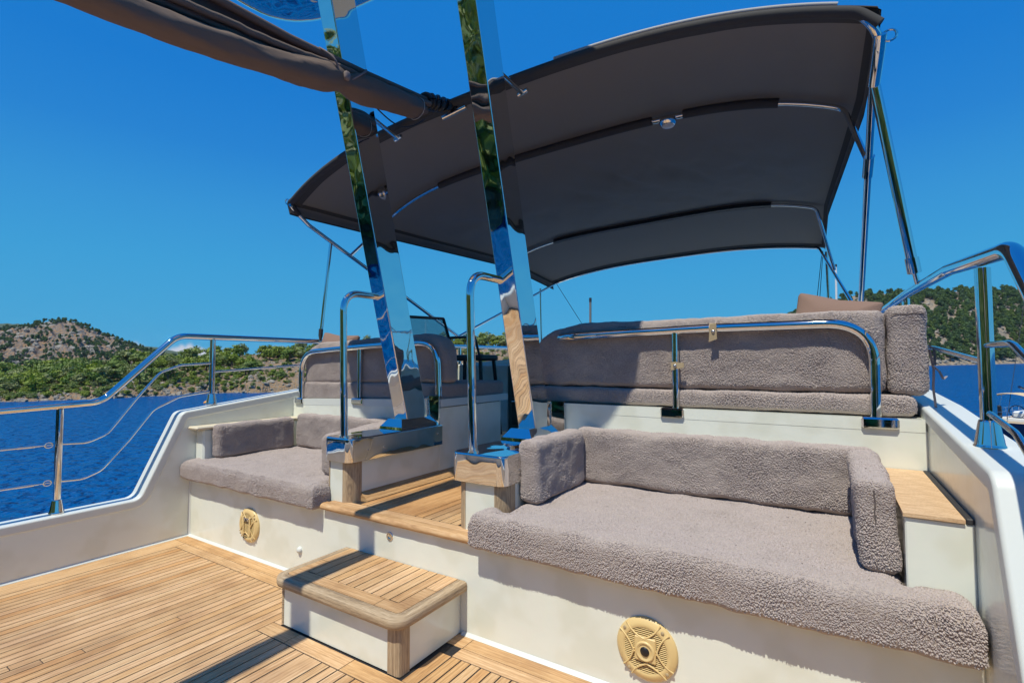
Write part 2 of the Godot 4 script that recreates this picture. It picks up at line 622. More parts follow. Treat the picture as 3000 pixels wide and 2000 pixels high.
func build_deck() -> void:
	var d := structure("aft_deck")
	obj("caulking", Mb.new().box(Vector3(0, -0.05, 0), Vector3(XR, -0.003, 3.45), 0), M.caulk, d)
	# covering boards round the edge
	plank(d, Vector3(0.002, -0.012, 0.104), Vector3(0.176, 0, 3.4), 2, null, "covering_board")
	plank(d, Vector3(XR - 0.176, -0.012, 0.104), Vector3(XR - 0.002, 0, 3.4), 2, null, "covering_board")
	for c in [[0.002, 1.30], [1.303, 2.70], [2.703, 3.74], [3.743, XR - 0.002]]:
		plank(d, Vector3(c[0], -0.012, 0.002), Vector3(c[1], 0, 0.1), 0, null, "covering_board")
	for c in [[0.181, 0.98], [0.984, 1.74], [2.70, 3.55], [3.554, XR - 0.181]]:
		plank(d, Vector3(c[0], -0.012, 0.104), Vector3(c[1], 0, 0.172), 0, null, "margin_board")
	var margin: Array = M.teak
	for c in [[1.752, 1.963, 0], [1.967, 2.35, 2], [2.354, 2.70, 3]]:
		plank(d, Vector3(c[0], -0.012, 0.422), Vector3(c[1], 0, 0.507), 0, margin[c[2]], "margin_board")
	plank(d, Vector3(2.634, -0.012, 0.178), Vector3(2.698, 0, 0.418), 2, null, "margin_board")
	plank(d, Vector3(1.752, -0.012, 0.104), Vector3(1.806, 0, 0.418), 2, null, "margin_board")
	# field planks, narrow, with a king plank on the centreline
	var left := []
	var x := 0.181
	while x < 1.74:
		left.append(x)
		x += 0.0522
	left.append(1.751)
	planked(d, left, 0.176, 3.4, 0, 0.0062, 0.5)
	planked(d, [1.751, 1.804, 1.855, 1.905, 1.963, 2.015, 2.064, 2.12, 2.249, 2.302, 2.351, 2.407, 2.462, 2.515, 2.568, 2.621, 2.674, 2.701], 0.511, 3.4, 0, 0.007, 0.35)
	var right := [2.701]
	x = 2.755
	while x < XR - 0.2:
		right.append(x)
		x += 0.0522
	right.append(XR - 0.181)
	planked(d, right, 0.176, 3.4, 0, 0.007, 0.5)

	var p := structure("passage_deck")
	obj("caulking", Mb.new().box(Vector3(1.57, 0.40, -3.9), Vector3(2.72, 0.472, -0.01), 0), M.caulk, p)
	planked(p, [1.80, 1.854, 1.909, 1.961, 2.014, 2.231, 2.288, 2.344, 2.402, 2.477, 2.53], -3.9, -0.085, 0.475, 0.006, 0.3)
	plank(p, Vector3(1.60, 0.46, -0.078), Vector3(2.69, 0.4755, -0.022), 0, null, "margin_board")
	# sloping trim along the port side of the passage
	var cove := Mb.new()
	cove.grain = 2
	cove.hexa([Vector3(1.735, 0.46, -0.14), Vector3(1.795, 0.46, -0.14), Vector3(1.795, 0.46, -3.0), Vector3(1.735, 0.46, -3.0), Vector3(1.735, 0.528, -0.14), Vector3(1.797, 0.478, -0.14), Vector3(1.797, 0.478, -3.0), Vector3(1.735, 0.528, -3.0)])
	obj("trim_board", cove, M.teak_dark, p)
	# rounded teak lip at the edge of the passage floor
	var lip := Mb.new()
	lip.grain = 0
	var prof := [Vector2(-0.018, 0.476), Vector2(0.012, 0.476), Vector2(0.026, 0.471), Vector2(0.034, 0.461), Vector2(0.034, 0.450), Vector2(0.027, 0.441), Vector2(0.012, 0.438), Vector2(-0.018, 0.438)]
	var rows := []
	for q: Vector2 in prof:
		var row := []
		for i in 22:
			row.append(Vector3(lerpf(1.585, 2.728, i / 21.0), q.y + sin(i * 1.7) * 0.0006, q.x + sin(i * 2.3) * 0.0008))
		rows.append(row)
	lip.strips(rows, 1.0)
	for e in [0, 21]:
		for k in range(1, 7):
			lip.tri(rows[0][e], rows[k][e], rows[k + 1][e], Vector3(-1 if e == 0 else 1, 0, 0))
	for i in lip.uv.size(): lip.uv[i] = Vector2(lip.v[i].x, lip.v[i].y + lip.v[i].z)
	obj("lip", lip, M.teak[1], p)

func bulwark_side(left: bool) -> void:
	var s := -1.0 if left else 1.0
	var x0 := 0.0 if left else XR
	var pts := [Vector2(3.45, 0.33), Vector2(0.335, 0.345), Vector2(0.07, 0.935), Vector2(-0.97, 1.06), Vector2(-3.2, 1.17), Vector2(-7.5, 1.28)] if left else [Vector2(3.45, 0.34), Vector2(0.47, 0.37), Vector2(0.175, 1.01), Vector2(-1.04, 1.107), Vector2(-3.2, 1.20), Vector2(-7.5, 1.32)]
	var path := fillet2(pts, 0.07, 7)
	var o := thing("bulwark", "white bulwark with raised forward part and rounded cap on the %s side" % ("far port" if left else "near starboard"), "bulwark", Vector3.ZERO, "bulwarks along both sides of the deck")
	var poly := PackedVector2Array()
	for q: Vector2 in path: poly.append(q - Vector2(0, 0.05))
	poly.append(Vector2(-7.5, -0.5))
	poly.append(Vector2(3.45, -0.5))
	var a := minf(x0, x0 + s * 0.12)
	obj("wall", Mb.new().prism(poly, a, a + 0.12), M.gel, o)
	var c0 := minf(x0 - s * 0.007, x0 + s * 0.15)
	var c1 := maxf(x0 - s * 0.007, x0 + s * 0.15)
	obj("cap", Mb.new().sweep(path, rounded_profile(c0, c1, -0.06, 0.0, 0.012)), M.gel_bright, o)
	# sealant along the deck
	var bead := Mb.new()
	bead.quad(Vector3(x0 - s * 0.001, 0.014, 0), Vector3(x0 - s * 0.001, 0.014, 3.4), Vector3(x0 - s * 0.015, 0.001, 3.4), Vector3(x0 - s * 0.015, 0.001, 0), Vector3(-s, 1, 0))
	obj("sealant", bead, M.gel_bright, o)

func build_hull() -> void:
	var o := thing("yacht_hull", "white hull of the yacht below the teak deck", "yacht")
	var b := Mb.new()
	var secs := [[3.5, -0.16, 4.67], [-2.0, -0.16, 4.67], [-8.0, -0.1, 4.6], [-12.0, 0.9, 3.6], [-15.5, 2.2, 2.32]]
	for i in secs.size() - 1:
		var p: Array = secs[i]
		var q: Array = secs[i + 1]
		for sd in [1, 2]:
			var inn: float = 0.35 if sd == 1 else -0.35
			b.quad(Vector3(p[sd], -0.02, p[0]), Vector3(q[sd], 0.3 * i, q[0]), Vector3(q[sd] + inn, -6.0, q[0]), Vector3(p[sd] + inn, -6.0, p[0]), Vector3(-1 if sd == 1 else 1, 0, 0))
	b.quad(Vector3(-0.16, -0.02, 3.5), Vector3(4.67, -0.02, 3.5), Vector3(4.3, -6.0, 3.5), Vector3(0.2, -6.0, 3.5), Vector3(0, 0, 1))
	obj("side_shell", b, M.gel, o)
	obj("fore_deck", Mb.new().box(Vector3(-0.1, 0.38, -8.0), Vector3(4.6, 0.44, -3.9), 0.0), M.gel, o)
	obj("transom_wall", Mb.new().box(Vector3(-0.1, -0.3, 3.45), Vector3(4.62, 0.34, 3.56), 0.02), M.gel, o)

func build_benches() -> void:
	var o := thing("bench_base", "long white moulded bench base below the two grey seat cushions", "bench")
	obj("front_panel", Mb.new().box(Vector3(0.0, -0.03, -0.04), Vector3(XR, 0.437, 0.0), 0.004), M.gel, o)
	obj("seat_panel", Mb.new().box(Vector3(0.0, 0.38, -0.86), Vector3(1.535, 0.434, -0.042), 0.0), M.gel, o)
	obj("seat_panel", Mb.new().box(Vector3(2.83, 0.38, -0.86), Vector3(XR, 0.442, -0.042), 0.0), M.gel, o)
	var bead := Mb.new()
	for r in [[0.0, 1.80], [2.625, XR]]:
		bead.quad(Vector3(r[0], 0.015, 0.001), Vector3(r[1], 0.015, 0.001), Vector3(r[1], 0.001, 0.017), Vector3(r[0], 0.001, 0.017), Vector3(0, 1, 1))
	bead.quad(Vector3(0.001, 0.0, 0.014), Vector3(0.001, 0.42, 0.01), Vector3(0.012, 0.42, 0.001), Vector3(0.016, 0.0, 0.001), Vector3(1, 0, 1))
	obj("sealant", bead, M.gel_bright, o)

	# piers either side of the passage, with rounded teak corners
	for k in 2:
		var x0 := 1.535 if k == 0 else 2.545
		var x1 := 1.74 if k == 0 else 2.835
		var w := thing("passage_pier", "white pier with teak corner posts on the %s side of the passage" % ("port" if k == 0 else "starboard"), "pier", Vector3.ZERO, "piers beside the passage")
		var pb := Mb.new().box(Vector3(x0 + 0.004, 0.44, -0.86), Vector3(x1 - 0.003, 0.735, -0.146), 0.0)
		pb.box(Vector3(x0 + (0.03 if k == 0 else 0.055), 0.44, -0.15), Vector3(x1 - 0.062, 0.735, -0.0535), 0.0)
		obj("body", pb, M.gel, w)
		for c in ([[x0, x0 + 0.055, 1.0], [x1 - 0.062, x1, -1.0]] if k == 1 else [[x0, x0 + 0.03, 1.0], [x1 - 0.062, x1, -1.0]]):
			var b := Mb.new()
			b.grain = 1
			var rr: float = c[1] - c[0]
			var cx: float = c[1] if c[2] > 0 else c[0]
			var rows := []
			for y in [0.462, 0.735]:
				var row := []
				row.append(Vector3(cx, y, -0.052))
				for s in 9:
					var a := PI / 2.0 * s / 8.0
					row.append(Vector3(cx - c[2] * sin(a) * rr, y, -0.052 - rr + cos(a) * rr))
				row.append(Vector3(cx - c[2] * rr, y, -0.145))
				rows.append(row)
			b.strips(rows, -c[2])
			b.outward(Vector3(cx, 0.6, -0.3))
			for i in b.uv.size(): b.uv[i] = Vector2(b.v[i].y, b.v[i].x + b.v[i].z)
			obj("corner_post", b, M.grey_teak, w)

	# settee bases with a projecting lip
	for k in 2:
		var x0 := 0.0 if k == 0 else 2.535
		var x1 := 1.74 if k == 0 else XR
		var s := thing("raised_settee", "white base of the raised %s settee with projecting lip" % ("port" if k == 0 else "starboard"), "settee", Vector3.ZERO, "raised settees")
		obj("body", Mb.new().box(Vector3(x0, 0.44, -1.67), Vector3(x1, 0.975 if k == 0 else 1.0, -0.862), 0.002), M.gel, s)
		var yl := 0.982 if k == 0 else 1.052
		var yr := 1.038 if k == 0 else 1.049
		var th := 0.056
		var xe := x1 + (0.013 if k == 0 else -0.004)
		obj("lip", Mb.new().hexa([Vector3(x0, yl - th, -0.8607), Vector3(xe, yr - th, -0.8607), Vector3(xe, yr - th, -1.765), Vector3(x0, yl - th, -1.765), Vector3(x0, yl, -0.8607), Vector3(xe, yr, -0.8607), Vector3(xe, yr, -1.765), Vector3(x0, yl, -1.765)]), M.gel_bright if k == 0 else M.gel, s)

	# side lockers with shelves
	for k in 2:
		var s := thing("side_locker", ("white locker with pale shelf beside the port bulwark" if k == 0 else "white locker with worn teak shelf beside the starboard bulwark"), "locker", Vector3.ZERO, "side lockers")
		if k == 0:
			obj("body", Mb.new().box(Vector3(0.0, 0.436, -0.855), Vector3(0.115, 0.80, -0.03), 0.012), M.gel, s)
			obj("shelf", Mb.new().box(Vector3(0.002, 0.803, -0.855), Vector3(0.135, 0.825, 0.03), 0.008), M.cream, s)
		else:
			obj("body", Mb.new().box(Vector3(4.342, 0.444, -0.857), Vector3(XR, 0.815, -0.055), 0.004), M.gel, s)
			plank(s, Vector3(4.337, 0.816, -0.855), Vector3(4.487, 0.829, -0.047), 0, M.shelf_wood, "shelf")
			obj("gasket", Mb.new().box(Vector3(4.488, 0.815, -0.855), Vector3(XR - 0.003, 0.832, -0.05), 0.003), M.rubber, s)

func build_step() -> void:
	var o := thing("boarding_step", "small white step with planked teak tread below the passage", "step", Vector3.ZERO)
	obj("body", Mb.new().box(Vector3(1.815, 0.0, 0.002), Vector3(2.612, 0.205, 0.412), 0.004), M.gel, o)
	var post := Mb.new()
	post.grain = 1
	var prof := [Vector2(2.548, 0.4165), Vector2(2.60, 0.4165), Vector2(2.6145, 0.41), Vector2(2.6175, 0.395), Vector2(2.6175, 0.355)]
	var rows := []
	for y in [0.001, 0.206]:
		var row := []
		for q: Vector2 in prof: row.append(Vector3(q.x, y, q.y))
		rows.append(row)
	post.strips(rows, 1.0).outward(Vector3(2.5, 0.1, 0.3))
	post.quad(rows[0][0], rows[1][0], rows[1][0] - Vector3(0, 0, 0.01), rows[0][0] - Vector3(0, 0, 0.01), Vector3(-1, 0, 0))
	for i in post.uv.size(): post.uv[i] = Vector2(post.v[i].y, post.v[i].x - post.v[i].z)
	obj("corner_post", post, M.grey_teak, o)
	obj("corner_post", Mb.new().box(Vector3(1.807, 0.001, 0.40), Vector3(1.822, 0.206, 0.4165), 0.003), M.grey_teak, o)
	# tread: swept bullnose, border boards, planks over a sheet of caulk
	var outline := func(inset: float) -> Array:
		var x0 := 1.772 + inset
		var x1 := 2.652 - inset
		var zf := 0.458 - inset
		var r := maxf(0.012, 0.075 - inset)
		var out := [Vector2(x0, 0.002)]
		out.append(Vector2(x0, 0.20))
		for s in 9:
			var a := PI + PI / 2.0 * -s / 8.0
			out.append(Vector2(x0 + r + cos(a) * r, zf - r + sin(a) * r))
		out.append(Vector2(2.0, zf))
		out.append(Vector2(2.45, zf))
		for s in 9:
			var a := PI / 2.0 - PI / 2.0 * s / 8.0
			out.append(Vector2(x1 - r + cos(a) * r, zf - r + sin(a) * r))
		out.append(Vector2(x1, 0.16))
		out.append(Vector2(x1, 0.002))
		return out
	var nose := Mb.new()
	var lines := []
	for q in [[0.052, 0.240], [0.052, 0.2515], [0.014, 0.2515], [0.004, 0.247], [0.0, 0.236], [0.0, 0.22], [0.004, 0.207], [0.014, 0.201], [0.06, 0.201]]:
		var row := []
		for p: Vector2 in outline.call(q[0]): row.append(Vector3(p.x, q[1], p.y))
		lines.append(row)
	nose.strips(lines, -1.0)
	var run := 0.0
	for j in lines[0].size():
		if j > 0: run += (lines[4][j] - lines[4][j - 1]).length()
		for i in lines.size(): nose.uv[i * lines[0].size() + j] = Vector2(run, i * 0.012)
	obj("nosing", nose, M.grey_teak, o)
	obj("caulking", Mb.new().box(Vector3(1.80, 0.22, 0.003), Vector3(2.62, 0.2485, 0.41), 0.0), M.caulk, o)
	var oa: Array = outline.call(0.055)
	var ob: Array = outline.call(0.122)
	var top := 0.252
	for seg in [[0, 1, 0], [1, 12, 1], [12, 22, 4], [22, 23, 2]]:
		var b := Mb.new()
		b.grain = 0 if seg[0] in [1, 12] else 2
		for i in range(seg[0], seg[1]):
			var a0: Vector2 = oa[i]; var a1: Vector2 = oa[i + 1]; var b0: Vector2 = ob[i]; var b1: Vector2 = ob[i + 1]
			if i == seg[1] - 1 and i < 22:
				a1 = a1.move_toward(a0, 0.003)
				b1 = b1.move_toward(b0, 0.003)
			b.quad(Vector3(a0.x, top, a0.y), Vector3(a1.x, top, a1.y), Vector3(b1.x, top, b1.y), Vector3(b0.x, top, b0.y), Vector3.UP)
			b.quad(Vector3(a0.x, top, a0.y), Vector3(a1.x, top, a1.y), Vector3(a1.x, top - 0.006, a1.y), Vector3(a0.x, top - 0.006, a0.y), Vector3(a0.x - b0.x, 0, a0.y - b0.y))
			b.quad(Vector3(b0.x, top, b0.y), Vector3(b1.x, top, b1.y), Vector3(b1.x, top - 0.006, b1.y), Vector3(b0.x, top - 0.006, b0.y), Vector3(b0.x - a0.x, 0, b0.y - a0.y))
		obj("border_board", b, M.teak[seg[2]], o)
	var edges := []
	for i in 12: edges.append(lerpf(1.896, 2.528, i / 11.0))
	for i in 11:
		plank(o, Vector3(edges[i] + 0.003, 0.243, 0.003), Vector3(edges[i + 1] - 0.003, 0.252, 0.332 - (0.0 if i in range(1, 10) else 0.004)))

func build_fittings() -> void:
	for k in 2:
		var c := Vector3(0.812, 0.212, 0.0) if k == 0 else Vector3(3.527, 0.196, 0.0)
		var s := thing("speaker", ("small round cream speaker on the bench base near the port corner" if k == 0 else "large round cream speaker below the wide starboard seat"), "speaker", c, "deck speakers")
		var r := 0.113 if k == 0 else 0.119
		var turn := Transform3D(Basis(Vector3.RIGHT, PI / 2), Vector3.ZERO)
		obj("rim", Mb.new().lathe([Vector2(r, 0.0), Vector2(r, 0.008), Vector2(r - 0.006, 0.014), Vector2(r * 0.84, 0.021), Vector2(r * 0.72, 0.023), Vector2(r * 0.70, 0.016)], turn, 40), M.yellow, s)
		obj("backing", Mb.new().lathe([Vector2(r * 0.72, 0.012), Vector2(0.0, 0.012)], turn, 32), M.seam_brown, s)
		for i in 23:
			var y := lerpf(-0.68, 0.68, i / 22.0) * r
			var hw := sqrt(maxf(0.0, pow(r * 0.715, 2) - y * y))
			if hw < 0.02: continue
			var bow := []
			for q in 9:
				var x := lerpf(-hw, hw, q / 8.0)
				bow.append(Vector3(x, y + absf(y) / r * 0.10 * (x * x / r) * -signf(y), 0.0185 + 0.002 * (1.0 - x * x / (r * r))))
			obj("slat", Mb.new().tube(bow, 0.0021, 5, false), M.yellow, s)
		for q in 4:
			var a := deg_to_rad(45.0 + 90.0 * q + (6.0 if k == 1 else -8.0))
			var d := Vector3(cos(a), sin(a), 0)
			var e := Vector3(-sin(a), cos(a), 0)
			for sg in [-1.0, 1.0]:
				var pth := []
				for t in 7:
					var u := t / 6.0
					pth.append(d * lerpf(r * 0.22, r * 0.97, u) + e * sg * (r * (0.30 - 0.42 * u + 0.30 * u * u)) + Vector3(0, 0, lerpf(0.027, 0.015, u * u)))
				obj("bracket_arm", Mb.new().tube(pth, 0.0036, 6), M.yellow, s)
			obj("screw", Mb.new().lathe([Vector2(0.007, 0.0), Vector2(0.006, 0.003), Vector2(0.0, 0.003)], Transform3D(Basis(Vector3.RIGHT, PI / 2), d * r * 0.88 + Vector3(0, 0, 0.02)), 10), M.strap, s)
		if k == 1:
			obj("centre_plate", Mb.new().box(Vector3(-0.042, -0.04, 0.022), Vector3(0.042, 0.052, 0.029), 0.004), M.yellow, s)
			obj("centre_ring", Mb.new().lathe([Vector2(0.038, 0.028), Vector2(0.036, 0.034), Vector2(0.03, 0.034), Vector2(0.026, 0.029), Vector2(0.018, 0.031)], turn, 28), M.yellow, s)
			obj("dome", Mb.new().lathe([Vector2(0.019, 0.029), Vector2(0.016, 0.034), Vector2(0.008, 0.037), Vector2(0.0, 0.038)], turn, 20), M.black, s)
		else:
			obj("centre_bar", Mb.new().box(Vector3(-0.044, -0.062, 0.022), Vector3(-0.03, 0.062, 0.03), 0.003), M.yellow, s)
			obj("centre_bar", Mb.new().box(Vector3(0.03, -0.062, 0.022), Vector3(0.044, 0.062, 0.03), 0.003), M.yellow, s)
			obj("badge", Mb.new().box(Vector3(-0.028, 0.030, 0.024), Vector3(0.028, 0.052, 0.031), 0.002), M.brushed, s)
			var tm := TextMesh.new()
			tm.text = "JBL"
			tm.font_size = 16
			tm.pixel_size = 0.0011
			tm.depth = 0.0006
			var to := obj("lettering", tm, M.rubber, s)
			to.position = Vector3(0, 0.041, 0.0316)
			obj("broken_gap", Mb.new().box(Vector3(-0.05, -0.088, 0.0195), Vector3(0.0, -0.068, 0.0225), 0.002), M.black, s)
	var face := Basis(Vector3.RIGHT, PI / 2)
	var dr := thing("drain_fitting", "round polished drain fitting set in the white bench front", "fitting", Vector3(2.13, 0.373, 0))
	obj("flange", Mb.new().lathe([Vector2(0.024, 0.0), Vector2(0.024, 0.003), Vector2(0.020, 0.006), Vector2(0.012, 0.004), Vector2(0.008, 0.001)], Transform3D(face, Vector3.ZERO), 24), M.chrome, dr)
	obj("bore", Mb.new().lathe([Vector2(0.009, 0.0015), Vector2(0.0, 0.0015)], Transform3D(face, Vector3.ZERO), 16), M.strap, dr)
	single("door_stop", Mb.new().lathe([Vector2(0.021, 0.0), Vector2(0.02, 0.008), Vector2(0.015, 0.016), Vector2(0.007, 0.020), Vector2(0.0, 0.021)], Transform3D(face, Vector3(1.358, 0.152, 0)), 20), M.gel_bright, "small round white knob on the bench front beside the step", "knob")


# ---------------------------------------------------------------- cushions
var tuft: ArrayMesh
func fluff(o: MeshInstance3D, sd: int, density := 46000.0) -> void:      # the towelling's loops: small tufts over every face that shows
	if tuft == null:
		var b := Mb.new()
		b.lathe([Vector2(0.0, 0.95), Vector2(0.45, 0.80), Vector2(0.88, 0.35), Vector2(1.0, -0.35)], Transform3D(), 5)
		for i in b.n.size(): b.n[i] = (b.n[i] if b.n[i].dot(b.v[i] + Vector3(0, 0.3, 0)) > 0 else -b.n[i])
		b.outward(Vector3(0, -0.4, 0))
		tuft = b.mesh()
	var arr := o.mesh.surface_get_arrays(0)
	var vs: PackedVector3Array = arr[Mesh.ARRAY_VERTEX]
	var ns: PackedVector3Array = arr[Mesh.ARRAY_NORMAL]
	var ids: PackedInt32Array = arr[Mesh.ARRAY_INDEX]
	var r := RandomNumberGenerator.new()
	r.seed = sd
	var f := FastNoiseLite.new()
	f.seed = sd
	f.frequency = 4.0
	f.fractal_octaves = 3
	var list: Array[Transform3D] = []
	var tint := PackedColorArray()
	for i in range(0, ids.size(), 3):
		var a := vs[ids[i]]
		var e1 := vs[ids[i + 1]] - a
		var e2 := vs[ids[i + 2]] - a
		var nn := (ns[ids[i]] + ns[ids[i + 1]] + ns[ids[i + 2]]).normalized()
		if nn.y < -0.4 or nn.z < -0.4: continue
		var want := e1.cross(e2).length() * 0.5 * density
		var c := int(want) + (1 if r.randf() < want - int(want) else 0)
		for k in c:
			var u := r.randf()
			var w := r.randf()
			if u + w > 1.0:
				u = 1.0 - u
				w = 1.0 - w
			var p := a + e1 * u + e2 * w
			var nap := f.get_noise_3dv(p)
			var up := (nn + Vector3(r.randfn(), r.randfn(), r.randfn()) * 0.28 + Vector3(0.25 * nap, -0.25, 0.15)).normalized()
			var t := up.cross(Vector3(r.randf() - 0.5, r.randf() - 0.5, r.randf() - 0.5)).normalized()
			var wide := 0.0029 * r.randf_range(0.75, 1.35)
			var tall := 0.0046 * r.randf_range(0.6, 1.4) * clampf(0.85 + 0.9 * nap, 0.35, 1.5) * (0.55 if nn.y > 0.8 else 1.0)
			list.append(Transform3D(Basis(t * wide, up * tall, t.cross(up) * wide), p))
			var g := r.randf_range(0.86, 1.08) * (1.0 + 0.10 * nap)
			tint.append(Color(g, g * r.randf_range(0.98, 1.02), g))
	var mm := MultiMesh.new()
	mm.transform_format = MultiMesh.TRANSFORM_3D
	mm.use_colors = true
	mm.mesh = tuft
	mm.instance_count = list.size()
	for i in list.size():
		mm.set_instance_transform(i, list[i])
		mm.set_instance_color(i, tint[i])
	var mi := MultiMeshInstance3D.new()
	mi.name = "pile"
	mi.multimesh = mm
	mi.material_override = M.pile
	mi.set_meta("kind", "stuff")
	o.add_child(mi)

func build_cushions() -> void:
	var tm: Material = M.terry
	single("seat_cushion", tee_cushion(0.008, 1.572, 0.122, 1.525, 0.078, -0.048, -0.85, 0.439, 0.582, 0.055, 5), tm, "small grey terry seat cushion on the port bench beside the passage", "cushion", "grey terry cushions")
	single("seat_cushion", tee_cushion(2.722, 4.497, 2.842, 4.336, 0.085, -0.048, -0.85, 0.446, 0.612, 0.055, 6), tm, "large grey terry seat cushion on the wide starboard bench", "cushion", "grey terry cushions")
	single("back_cushion", soft_box(Vector3(0.215, 0.580, -0.855), Vector3(1.36, 0.868, -0.742), 0.035, 0.014, 0.010, 11), tm, "grey terry back cushion of the small port bench", "cushion", "grey terry cushions")
	single("side_cushion", soft_box(Vector3(0.118, 0.580, -0.735), Vector3(0.222, 0.835, -0.085), 0.035, 0.012, 0.012, 12), tm, "grey terry side cushion along the pale port shelf", "cushion", "grey terry cushions")
	single("side_cushion", soft_box(Vector3(1.345, 0.580, -0.738), Vector3(1.522, 0.84, -0.14), 0.04, 0.012, 0.008, 13, func(p): return p + Vector3(0, maxf(0.0, -0.14 - p.z) * 0.07 * (p.y - 0.58) / 0.26, 0)), tm, "grey terry side cushion against the port passage pier", "cushion", "grey terry cushions")
	single("back_cushion", soft_box(Vector3(2.87, 0.612, -0.856), Vector3(4.312, 0.918, -0.735), 0.04, 0.011, 0.011, 14), tm, "long grey terry back cushion of the wide starboard bench", "cushion", "grey terry cushions")
	single("side_cushion", soft_box(Vector3(2.843, 0.612, -0.732), Vector3(2.957, 0.915, -0.175), 0.035, 0.010, 0.010, 15, func(p): return p + Vector3((p.y - 0.61) * -0.06, 0, 0)), tm, "grey terry side cushion against the starboard passage pier", "cushion", "grey terry cushions")
	var arm := single("side_cushion", soft_box(Vector3(4.228, 0.608, -0.675), Vector3(4.333, 0.908, -0.085), 0.03, 0.009, 0.008, 16, func(p): return p + Vector3((p.y - 0.61) * -0.05, (p.z + 0.085) * -0.03, 0)), tm, "grey terry side cushion beside the worn teak shelf", "cushion", "grey terry cushions")
	var sm := []
	for i in 20: sm.append(Vector3(4.268 + sin(i * 1.3) * 0.0015, lerpf(0.64, 0.88, i / 19.0), -0.0835))
	obj("seam", Mb.new().tube(sm, 0.0022, 5), M.seam, arm)

	# raised settees
	single("settee_cushion", soft_box(Vector3(0.06, 1.0, -1.745), Vector3(1.735, 1.15, -0.895), 0.035, 0.02, 0.006, 21, func(p): return p + Vector3(0, (p.x - 1.735) * 0.028 * clampf((1.15 - p.y) / 0.1, 0.3, 1.0) + 0.02 * clampf((1.15 - p.y) / 0.1, 0.0, 1.0), 0)), tm, "grey seat cushion of the raised port settee beside the passage", "cushion", "grey terry cushions")
	single("settee_cushion", soft_box(Vector3(2.545, 1.054, -1.745), Vector3(4.482, 1.15, -0.895), 0.032, 0.015, 0.006, 22), tm, "grey seat cushion of the raised starboard settee below its backrest", "cushion", "grey terry cushions")
	var round_l := func(p: Vector3) -> Vector3:
		var k := clampf((p.y - 1.13) / 0.38, 0.0, 1.0)
		var dy := 0.0
		if p.x > 1.53: dy = 0.24 * (1.0 - sqrt(maxf(0.0, 1.0 - pow((p.x - 1.53) / 0.225, 2))))
		if p.x < 0.30: dy = 0.20 * (1.0 - sqrt(maxf(0.0, 1.0 - pow((0.30 - p.x) / 0.235, 2))))
		return Vector3(p.x, p.y - dy * k * 0.8 + (p.x - 1.75) * 0.03, p.z)
	single("bolster_cushion", soft_box(Vector3(0.07, 1.152, -1.09), Vector3(1.75, 1.535, -0.912), 0.06, 0.016, 0.008, 23, round_l), tm, "grey rounded backrest cushion of the raised port settee", "cushion", "grey terry cushions")
	var round_r := func(p: Vector3) -> Vector3:
		var k := clampf((p.y - 1.16) / 0.38, 0.0, 1.0)
		var dy := 0.0
		if p.x < 2.95: dy = 0.10 * pow((2.95 - p.x) / 0.50, 2)
		return Vector3(p.x, p.y - dy * k, p.z - (0.16 * pow(maxf(0.0, 2.72 - p.x) / 0.27, 2)))
	var bk := single("bolster_cushion", soft_box(Vector3(2.44, 1.153, -1.09), Vector3(4.374, 1.55, -0.912), 0.045, 0.012, 0.010, 24, round_r), tm, "long grey backrest cushion of the raised starboard settee", "cushion", "grey terry cushions")
	var s1 := []
	for i in 40:
		var x := lerpf(2.95, 4.35, i / 39.0)
		s1.append(Vector3(x, 1.516 + sin(x * 5.0) * 0.003, -0.919 + sin(x * 9.0) * 0.001))
	obj("seam", Mb.new().tube(s1, 0.0024, 5), M.seam, bk)
	var en := single("bolster_cushion", soft_box(Vector3(4.386, 1.153, -1.7), Vector3(4.53, 1.562, -0.918), 0.038, 0.011, 0.008, 25), tm, "grey square end cushion of the starboard settee beside the guard rail", "cushion", "grey terry cushions")
	var s2 := []
	for i in 14: s2.append(Vector3(lerpf(4.40, 4.525, i / 13.0), 1.522 + sin(i * 0.9) * 0.0015, -0.914))
	obj("seam", Mb.new().tube(s2, 0.0022, 5), M.seam, en)
	for q in [[Vector3(4.537, 1.36, -0.95), Vector3(4.548, 1.27, -0.93), Vector3(4.542, 1.19, -0.92), Vector3(4.55, 1.10, -0.93)], [Vector3(4.537, 1.38, -0.96), Vector3(4.557, 1.36, -0.97), Vector3(4.562, 1.31, -1.0), Vector3(4.566, 1.29, -1.02)], [Vector3(4.54, 1.29, -0.93), Vector3(4.57, 1.26, -0.95), Vector3(4.585, 1.225, -0.97), Vector3(4.60, 1.24, -0.99)]]:
		var rows := []
		for side in [-0.011, 0.011]:
			var row := []
			for i in 16:
				var t := i / 15.0 * 2.999
				var a: Vector3 = q[int(t)]
				row.append(a.lerp(q[int(t) + 1], t - int(t)) + Vector3(side * 0.3, 0, side + 0.02 * sin(i)* 0.1))
			rows.append(row)
		obj("tie_ribbon", Mb.new().strips(rows), M.ribbon, en)

	var k0 := 500
	for o in get_children():
		if o is MeshInstance3D and o.has_meta("category") and o.get_meta("category") == "cushion":
			k0 += 1
			fluff(o, k0)

	# scatter pillows
	for k in 2:
		var hw := 0.2
		var puff := func(p: Vector3) -> Vector3:
			var u := p.x / hw
			var w := p.y / hw
			var e := maxf(absf(u), absf(w))
			var pinch := 1.0 - 0.10 * (1.0 - absf(u * w)) * e
			return Vector3(p.x * pinch, p.y * pinch, p.z * (1.0 - 0.82 * pow(e, 3.0)))
		var pl := single("scatter_pillow", soft_box(Vector3(-hw, -hw, -0.075), Vector3(hw, hw, 0.075), 0.02, 0.014, 0.006, 31 + k, puff), M.pillow, ("brown scatter pillow behind the starboard settee backrest" if k == 1 else "brown scatter pillow at the outer end of the port settee"), "pillow", "brown scatter pillows")
